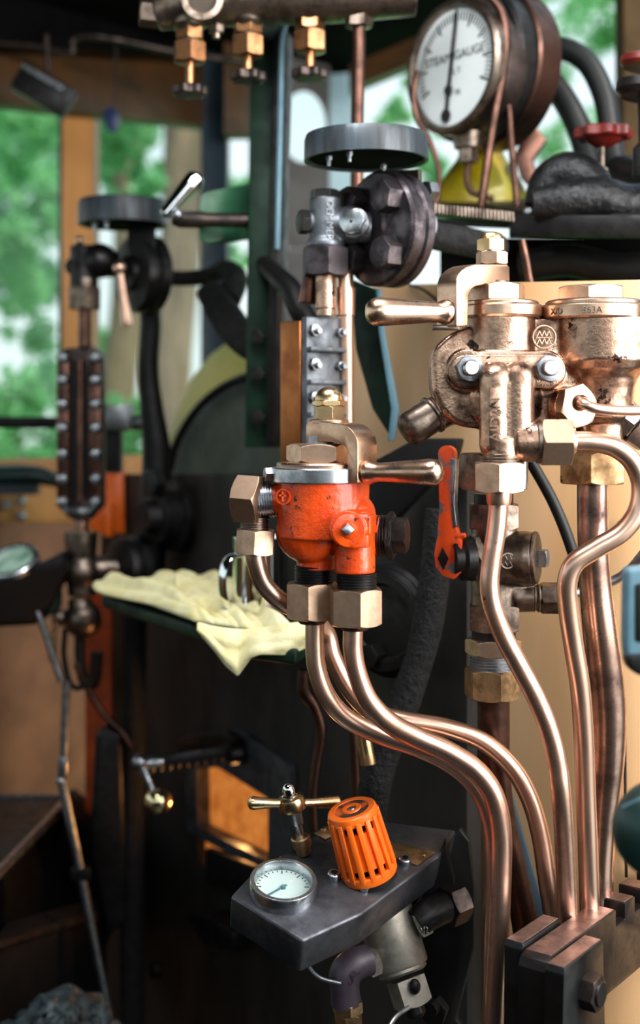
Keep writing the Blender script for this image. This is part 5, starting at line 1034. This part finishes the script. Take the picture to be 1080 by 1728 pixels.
def cf(u, v):
    p = lerp2(qa, u, v); p = p + V((-.022 * math.sin(math.pi * min(1, v * 1.6 + .1)) * (1 - u), 0, 0)); e_ = min(u, 1 - u, v, 1 - v)
    h = .013 + .016 * noise.noise(V((u * 7, v * 3, 1.3))) + .008 * noise.noise(V((u * 15, v * 8, 5.1)))
    return p + ZZ * (max(h, .002) * min(1, math.sqrt(max(0, e_) * 9)) + .001)
cl_ = thing('cloth', 'crumpled pale yellow cloth lying on the dark green tray', 'cloth', flat(330, 1040, tz))
clothmesh('spread', cf, 60, 30, .005, M['cloth'], cl_)
def cf2(u, v):
    a = flat(296 + 100 * u, 985 + 10 * u + 18 * v, cz + .012); return a + ZZ * (.016 * math.sin(math.pi * v) * (1 - .4 * u) + .004 * noise.noise(V((u * 7, v * 4, 3))))
clothmesh('fold', cf2, 20, 8, .004, M['cloth'], cl_)
YF = flat(400, 1080, tz).y - .012
pts = {}
def cf3(u, v):
    # hanging corner: from the tray edge at the top to a point below
    x0, x1 = 332 + 26 * 0, 515; tx = x0 + (x1 - x0) * u; ty = 1052 + 12 * math.sin(u * 3.1) - 6 * u
    low = [(0, 1062), (.12, 1092), (.25, 1125), (.38, 1142), (.52, 1112), (.62, 1104), (.8, 1105), (.93, 1098), (1, 1092)]
    for (a, ya), (b, yb) in zip(low, low[1:]):
        if a <= u <= b: by = ya + (yb - ya) * (u - a) / (b - a); break
    y = ty + (by - ty) * v; d = math.sin(u * 9 + v * 2) * .006 + .006 * noise.noise(V((u * 5, v * 3, 7))) + .012 * math.sin(min(1, v * 1.3) * math.pi / 2)
    return P(tx + 6 * v * math.sin(u * 8), y, YF - .004 - (u - .4) * .03 - d)
clothmesh('hanging_corner', cf3, 40, 16, .004, M['cloth'], cl_)
mg = thing('mug', 'polished steel mug with loop handle standing on the cloth tray', 'mug', flat(440, 1050, tz))
mc = flat(440, 1052, tz); ms = mc.y / F
mb = MB(); mb.lathe(mc, ZZ, [(0, 44 * ms), (3 * ms, 47 * ms), (140 * ms, 47 * ms), (146 * ms, 48.5 * ms), (147 * ms, 46 * ms), (142 * ms, 45 * ms), (8 * ms, 44 * ms), (6 * ms, 0)], 56); mb.build('cup', M['chrome'], mg)
hx = V((-.75, -.66, 0)); mb = MB(); h0 = mc + hx * 44 * ms
hp = [h0 + ZZ * 118 * ms, h0 + hx * 22 * ms + ZZ * 116 * ms, h0 + hx * 36 * ms + ZZ * 92 * ms, h0 + hx * 34 * ms + ZZ * 50 * ms, h0 + hx * 12 * ms + ZZ * 14 * ms, h0 + ZZ * 10 * ms]
mb.tube(hp, 4 * ms, n=14, sp=10, sq=2.6, ref=(hx.x, hx.y, .3)); mb.build('handle', M['chrome'], mg)
# ================================================================ fire hole
FY = lambda px: bp_depth(px)
def fp(px, py, off=0): return P(px, py, FY(px)) + N_ * off
fh = thing('fire_door', 'grey iron fire door frame round the glowing orange fire hole', 'fire door', fp(405, 1560))
o1 = [(325, 1245), (395, 1235), (490, 1300), (490, 1385), (470, 1420), (465, 1445), (370, 1420), (326, 1395)]
ins = [(342, 1296), (378, 1292), (462, 1345), (462, 1446), (440, 1440), (344, 1395)]
def ringprism(outp, inp, n, pos, th, m, name, parent):
    def res(poly, k):
        pp = [V((a, b, 0)) for a, b in poly]; L = [(pp[(i + 1) % len(pp)] - pp[i]).length for i in range(len(pp))]; T = sum(L); out = []
        for i in range(k):
            d = T * i / k; j = 0
            while d > L[j]: d -= L[j]; j += 1
            out.append(pp[j].lerp(pp[(j + 1) % len(pp)], d / L[j]))
        return out
    mb = MB(); a = res(outp, n); b = res(inp, n)
    r = [mb.ring([pos(p.x, p.y, o) for p in q]) for q, o in ((a, th), (b, th), (b, -.010), (a, -.010))]
    for i in range(4): mb.bridge(r[i], r[(i + 1) % 4])
    return mb.build(name, m, parent)
ringprism([(322, 1240), (410, 1228), (500, 1290), (500, 1470), (440, 1462), (326, 1400)], [(342, 1296), (378, 1292), (464, 1345), (464, 1452), (440, 1440), (344, 1393)], 60, fp, .010, M['cover_grey'], 'frame', fh)
mb = MB(); mb.prism([fp(x, y, .012) for x, y in ((372, 1425), (470, 1460), (470, 1500), (372, 1492))], N_ * .012, .003); mb.build('lower_lug', M['iron'], fh)
mb = MB(); mb.prism([fp(x, y, .012) for x, y in ((355, 1535), (395, 1530), (440, 1560), (440, 1590), (395, 1590))], N_ * .03, .004); mb.build('ledge', M['iron'], fh)
mb = MB(); mb.prism([fp(x, y, .014) for x, y in ((325, 1240), (408, 1228), (430, 1246), (370, 1262), (330, 1262))], N_ * .012, .003); mb.build('top_lug', M['iron'], fh)
# firebox wall seen through the hole, its firelight put in as emission of the brick
fb = thing('firebox', 'firebrick lining seen through the open fire hole', 'firebox', fp(405, 1480, -.12))
def fq(px, py, off): return P(px, py, bp_depth(px)) + N_ * off
mb = MB(); mb.prism([fq(x, y, -.024) for x, y in ((280, 1240), (470, 1240), (470, 1500), (280, 1480))], N_ * -.02); mb.build('brick_arch', M['brick'], fb)
fl = bpy.data.lights.new('fire_glow', 'SPOT'); fl.energy = 1.1; fl.color = (1, .45, .14); fl.spot_size = R(150); fl.spot_blend = .4; fl.shadow_soft_size = .01
fo = bpy.data.objects.new('fire_glow', fl); COL.objects.link(fo); fo.location = fq(395, 1385, -.018); fo.rotation_euler = (N_ + ZZ * .35).to_track_quat('-Z', 'Y').to_euler()
tb = thing('toothed_latch', 'toothed black fire door latch bar lit orange from below', 'latch', fp(320, 1300, .1))
Kt = Fr(1.58); s = Kt.s
mb = MB(); a, b = Kt(248, 1292, -10), Kt(392, 1272, 40); d = (b - a).normalized(); L = (b - a).length; up = ZZ
pr = [a + up * 12 * s, b + up * 14 * s, b - up * 10 * s]
n_ = 10
for i in range(n_):
    p = b.lerp(a, (i + .3) / n_); q = b.lerp(a, (i + .8) / n_); pr += [p - up * 6 * s, p - up * 14 * s, q - up * 14 * s, q - up * 6 * s]
pr += [a - up * 8 * s]
mb.prism(pr, V((.2, 1, 0)) * 12 * s, 1 * s); mb.build('toothed_bar', M['iron'], tb)
mb = MB(); mb.cyl(b - d * 6 * s, b + d * 18 * s, 18 * s, bev=3 * s); mb.build('pivot', M['iron'], tb)
mb = MB(); mb.cyl(a - d * 2 * s + up * 4 * s, a + d * 28 * s + up * 4 * s, 10 * s, bev=2 * s); mb.build('ferrule', M['steel'], tb)
bh = thing('ball_handle', 'brass ball on a short steel rod hanging from the fire door latch', 'handle', Kt(265, 1375, -20))
mb = MB(); mb.cyl(Kt(236, 1284, -16), Kt(262, 1345, -22), 7 * s, 6 * s, n=18); mb.build('rod', M['steel'], bh)
mb = MB(); mb.ball(Kt(236, 1286, -16), 13 * s); mb.cyl(Kt(226, 1284, -18), Kt(250, 1288, -12), 9 * s); mb.build('joint', M['steel'], bh)
mb = MB(); mb.ball(Kt(266, 1352, -22), 23 * s, 36, 24); mb.build('ball', mat('polished_brass_ball', '#e6d3a4', None, 1, .2), bh)
# ================================================================ cab left side
K = Fr(1.95); s = K.s
rb = thing('reverser_post', 'orange painted stand behind the riveted water gauge', 'stand', K(190, 1500))
mb = MB(); mb.prism([K(x, y) for x, y in ((178, 795), (208, 795), (210, 900), (150, 900), (150, 850), (176, 850))], V((0, 26 * s, 0)), 2 * s); mb.cyl(K(184, 905, -14), K(184, 850, -14), 9 * s, bev=2 * s); mb.build('upper_casting', M['orange_plastic'], rb)
mb = MB(); mb.box(K(168, 1250, 10), (22 * s, 14 * s, 260 * s)); mb.build('column', mat('dark_orange_paint', '#b8480f', '#8a330a', 0, .4, .5, scale=20), rb)
mb = MB(); mb.box(K(192, 740, 6), (14 * s, 12 * s, 56 * s)); mb.build('upright', M['iron'], rb)
mb = MB(); mb.box(K(195, 705), (28 * s, 24 * s, 22 * s), bev=4 * s); mb.cyl(K(222, 715, -5), K(245, 712, -5), 13 * s, bev=3 * s); mb.build('bearing', M['steel_nut'], rb)
mb = MB(); mb.cyl(K(-80, 712, -10), K(178, 714, -10), 10 * s); tag(mb.build('reach_rod', M['iron']), 'horizontal dark steel rod crossing the left window behind the water gauge', 'rod')
ar = thing('armrest', 'dark green padded armrest on the left window sill', 'armrest', P(10, 835, 2.15))
Ka = Fr(2.15); s = Ka.s
mb = MB(); mb.tube([Ka(-120, 805), Ka(0, 802), Ka(60, 802), Ka(92, 810)], [24 * s, 24 * s, 22 * s, 16 * s], n=24, roundends=True, sq=.75); mb.build('pad', M['seat'], ar)
mb = MB(); mb.box(Ka(20, 826), (45 * s, 14 * s, 8 * s)); mb.build('bracket', M['slate_blue'], ar)
for i, (x, y) in enumerate(((10, 852), (36, 845), (36, 870))):
    mb = MB(); Kc = Fr(2.25); mb.lathe(Kc(x, y), (0, -1, 0), [(0, 9 * Kc.s), (6 * Kc.s, 9 * Kc.s), (12 * Kc.s, 4 * Kc.s), (12.1 * Kc.s, 0)], 18)
    tag(mb.build('wall_stud', M['steel']), ['left of the three studs on the ochre wall under the armrest', 'upper right stud of three on the ochre wall under the armrest', 'lower right stud of three on the ochre wall under the armrest'][i], 'stud', 'studs on the ochre wall')
# brake box at the left edge with glass topped gauge
bx = thing('brake_stand', 'black brake stand with a glass topped dial lying on it, left edge', 'brake stand', P(30, 1250, 1.7))
K = Fr(1.7); s = K.s
mb = MB(); mb.prism([K(x, y, d) for x, y, d in ((-60, 985, -60), (20, 975, -60), (108, 930, 10), (112, 965, 10), (70, 1050, 0), (-60, 1060, -60))], V((0, 60 * s, 0)), 6 * s, 3)
mb.build('case', M['black'], bx)
mb = MB(); mb.prism([K(x, y, 30) for x, y in ((-60, 1000), (100, 960), (98, 1030), (60, 1055), (-60, 1062))], V((0, 40 * s, 0)), 6 * s); mb.build('underside', M['rim_green'], bx)
mb = MB(); cc = K(22, 953, -20); gn = V((-.15, -.5, .85)).normalized(); mb.ringlathe(cc, gn, [(0, 46 * s), (10 * s, 46 * s), (12 * s, 44 * s), (12 * s, 38 * s), (0, 38 * s)], 44); mb.build('rim', M['steel'], bx)
mb = MB(); mb.lathe(cc, gn, [(0, 40 * s), (4 * s, 40 * s)], 44); mb.build('dial', mat('green_glass_dial', '#a9c4b4', '#4f7a62', 0, .1, .2, scale=18), bx)
o = pipe('thin steel rod hanging from the black brake stand', [(50, 1005, 1.70), (70, 1050, 1.70), (90, 1110, 1.70), (104, 1150, 1.70)], 6, M['steel_nut'], None, 'link_rod', n=12); o['category'] = 'rod'
o = pipe('thin copper drain tube curving right under the far water gauge', [(128, 1120, 1.72), (150, 1165, 1.72), (175, 1205, 1.72), (205, 1235, 1.72), (222, 1262, 1.72)], 6, M['copper_dark'], None, 'copper_tube', n=12)
o = pipe('thin black cable looping under the far water gauge', [(110, 1060, 1.70), (108, 1110, 1.70), (122, 1158, 1.70), (150, 1150, 1.70), (158, 1100, 1.70)], 5, M['black'], None, 'cable', n=10); o['category'] = 'cable'
lr = thing('operating_rod', 'long thin jointed steel rod running down the lower left', 'rod', P(190, 1760, 1.6))
K = Fr(1.62); s = K.s
mb = MB(); mb.cyl(K(112, 1150), K(107, 1290), 7 * s, n=16); mb.build('upper_rod', M['steel_nut'], lr)
mb = MB(); mb.cyl(K(108, 1275), K(106, 1310), 9 * s, bev=2 * s); mb.ball(K(103, 1318), 9 * s); mb.build('joint', M['steel_nut'], lr)
mb = MB(); mb.cyl(K(105, 1322), K(194, 1760), 8 * s, 7 * s, n=16); mb.build('lower_rod', M['steel_nut'], lr)
mb = MB(); mb.box(K(136, 1474), (16 * s, 8 * s, 10 * s), bev=2 * s); mb.build('clip', M['iron'], lr)
mb = MB(); mb.prism([P(-60, 1345, 1.9), P(108, 1347, 2.0), P(100, 1366, 1.75), P(-10, 1480, 1.4), P(-150, 1480, 1.4)], V((0, 0, -.012)), .002); tk = tag(mb.build('steel_tray', M['iron']), 'dark steel tray with a bright lip at the lower left edge', 'tray')
mb = MB(); mb.tube([P(-60, 1346, 1.9), P(105, 1347, 2.0)], .006, n=10, sp=1); mb.tube([P(107, 1350, 1.98), P(90, 1375, 1.74), P(-10, 1480, 1.4)], .006, n=10, sp=1); mb.build('lip', M['steel'], tk)
mb = MB(); mb.prism([P(-40, 1480, 1.5), P(100, 1360, 1.9), P(180, 1420, 1.9), P(180, 1600, 1.9), P(-40, 1640, 1.5)], V((0, .1, 0)), .004); tag(mb.build('tray_support', M['black']), 'black sloping plate under the steel tray, lower left', 'plate')
mb = MB(); mb.prism([P(-20, 1600, 1.45), P(160, 1545, 1.7), P(165, 1720, 1.7), P(150, 1800, 1.6), P(-20, 1800, 1.45)], V((0, .08, 0)), .006); lb = tag(mb.build('coal_hatch', M['black']), 'black plate with a lighter top edge at the very bottom left', 'plate')
mb = MB(); mb.tube([P(-20, 1602, 1.45), P(75, 1572, 1.58), P(160, 1548, 1.7)], .006, n=10); mb.build('edge', M['iron_brown'], lb)
mb = MB(); mb.ball(P(110, 1745, 1.42), (.05, .05, .045), 24, 16); mb.ball(P(60, 1775, 1.40), (.06, .05, .035), 24, 16); mb.ball(P(160, 1770, 1.42), (.04, .04, .03), 20, 14); rag = cast(mb, 'rag_bundle', mat('grey_rag', '#2e3b3f', '#0c0f10', 0, .5, .7, scale=30, bump=.8, bscale=60), None, .003, 2)
for v in rag.data.vertices: v.co += v.normal * (.016 * noise.noise(v.co * 28) + .008 * noise.noise(v.co * 70))
tag(rag, 'crumpled blue grey bundle in the bottom left corner', 'rag')
# lagged vertical pipe and dark bits left of the fire door
o = pipe('thick black vertical pipe left of the fire door', [(228, 1000, 1.74), (226, 1200, 1.74), (224, 1450, 1.74), (222, 1760, 1.74)], 20, M['wrap'], None, 'lagged_pipe')
K = Fr(1.72); s = K.s
mb = MB(); mb.prism([K(x, y) for x, y in ((160, 1240), (175, 1225), (205, 1240), (214, 1560), (180, 1580), (150, 1430))], V((0, 30 * s, 0)), 8 * s, 3); tag(mb.build('iron_bracket', M['iron']), 'dark iron bracket beside the jointed rod, lower left', 'bracket')
mb = MB(); mb.lathe(K(300, 870, 60), N_, [(0, 60 * s), (14 * s, 62 * s), (18 * s, 46 * s), (46 * s, 46 * s), (48 * s, 30 * s), (70 * s, 26 * s)], 40); tag(mb.build('pipe_flange', M['iron']), 'black flanged boss on the backplate above the yellow cloth', 'flange')
mb = MB(); mb.hexn(K(268, 815, 20), N_, 26 * s, 20 * s, 0); tag(mb.build('nut', M['iron']), 'black nut high on the backplate left of the flanged boss', 'nut')
mb = MB(); mb.hexn(K(268, 1635, 20), N_, 14 * s, 14 * s, 0); tag(mb.build('nut', M['iron']), 'dark nut low on the backplate below the fire hole', 'nut')
# gear behind the orange valve
K = Fr(1.26); s = K.s
hw = thing('washout_flange', 'large dark ring flange with bolts behind the two lower copper unions', 'flange', K(655, 1130))
mb = MB(); mb.lathe(K(668, 1045, 20), N_ + V((0, -.35, 0)), [(0, 92 * s), (5 * s, 96 * s), (24 * s, 96 * s), (28 * s, 90 * s), (34 * s, 90 * s), (38 * s, 84 * s), (44 * s, 82 * s), (44 * s, 66 * s), (30 * s, 60 * s)], 56); hr = mb.build('ring', M['iron'], hw)
for x, y in ((690, 1000), (636, 1105), (700, 1060)):
    mb = MB(); mb.hexn(K(x, y, 10), N_ + V((0, -.35, 0)), 22 * s, 26 * s, 10, lo=False); mb.build('bolt', M['iron'], hr)
o = pipe('thick lagged black pipe twisting down behind the copper pipes', [(742, 860, 1.22), (735, 960, 1.22), (722, 1050, 1.22), (705, 1120, 1.22), (680, 1190, 1.22), (650, 1270, 1.22), (632, 1330, 1.22), (620, 1420, 1.24)], [24, 26, 27, 25, 28, 26, 28, 26], M['wrap'], None, 'lagged_pipe')
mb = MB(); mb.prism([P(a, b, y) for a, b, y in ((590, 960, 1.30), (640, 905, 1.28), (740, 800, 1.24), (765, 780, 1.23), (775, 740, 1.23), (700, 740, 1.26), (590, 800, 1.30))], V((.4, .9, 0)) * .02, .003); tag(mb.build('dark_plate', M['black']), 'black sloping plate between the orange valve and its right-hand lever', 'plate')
o = pipe('thin brown copper pipe behind the T-handle', [(513, 1130, 1.30), (514, 1165, 1.30), (532, 1195, 1.30), (542, 1235, 1.30), (534, 1290, 1.30), (528, 1345, 1.30), (530, 1400, 1.30)], [10, 12, 9, 9, 8, 8, 8], M['copper_dark'], None, 'copper_tube', n=14)
mb = MB(); K = Fr(1.18); mb.lathe(K(622, 1290), V((-.17, .1, 1)), [(0, 13 * K.s), (60 * K.s, 12 * K.s), (140 * K.s, 10 * K.s)], 24); tag(mb.build('brass_tube', M['brass']), 'short cut-off brass tube hanging behind the crossing copper pipes', 'tube')
o = pipe('dim brown pipe behind the cut-off brass tube', [(596, 1220, 1.30), (600, 1290, 1.30), (602, 1370, 1.30), (600, 1420, 1.30)], 8, M['copper_dark'], None, 'copper_tube', n=12)
mb = MB(); mb.prism([P(a, b, y) for a, b, y in ((846, 1330, 1.15), (862, 1330, 1.15), (925, 1560, 1.15), (905, 1600, 1.15))], V((.2, 1, 0)) * .004, .0008); tag(mb.build('flat_strap', M['slate_blue']), 'blue grey flat strap between the lower copper pipes', 'strap')
# ceiling details at the upper left
mb = MB(); K = Fr(2.1); a, b = K(30, 125), K(118, 160); mb.box((a + b) / 2 + V((0, 0, -.01)), (50 * K.s, 16 * K.s, 26 * K.s), (V((.86, 0, -.5)), YY, V((.5, 0, .86))), bev=3 * K.s); tl = tag(mb.build('lamp_bracket', M['iron']), 'dark tilted metal lamp hanging from the beam at the upper left', 'lamp')
mb = MB(); mb.cyl(K(78, 60), K(82, 125), 5 * K.s); mb.build('hanger', M['iron_brown'], tl)
mb = MB(); mb.box(K(72, 130, -20), (40 * K.s, 2 * K.s, 4 * K.s), (V((.86, 0, -.5)), YY, V((.5, 0, .86)))); mb.build('bright_edge', M['steel'], tl)
o = pipe('thin pipe running along the dark ceiling at the upper left', [(-60, 70, 2.2), (60, 78, 2.2), (118, 90, 2.2), (126, 66, 2.2), (180, 64, 2.2), (300, 88, 2.25), (420, 105, 2.3)], 6, M['iron_brown'], None, 'ceiling_pipe', n=12)
K = Fr(2.23); s = K.s
tg = thing('hook_tag', 'small blue and red tag hanging in front of the middle window', 'tag', K(190, 215))
mb = MB(); mb.tube([K(195, 66), K(196, 150), K(190, 182)], 2 * K.s, n=8); mb.build('cord', M['iron'], tg)
mb = MB(); mb.prism([K(x, y) for x, y in ((172, 190), (188, 178), (204, 196), (198, 222), (182, 222))], V((0, 4 * K.s, 0)), 1 * K.s); mb.build('card', mat('blue_card', '#16244a', '#1d2f5c', 0, .4), tg)
mb = MB(); mb.box(P(134, 170, 2.405), (9 * Fr(2.35).s, .012, 24 * Fr(2.35).s)); tag(mb.build('catch', M['iron']), 'small dark window catch on the ochre post', 'catch')
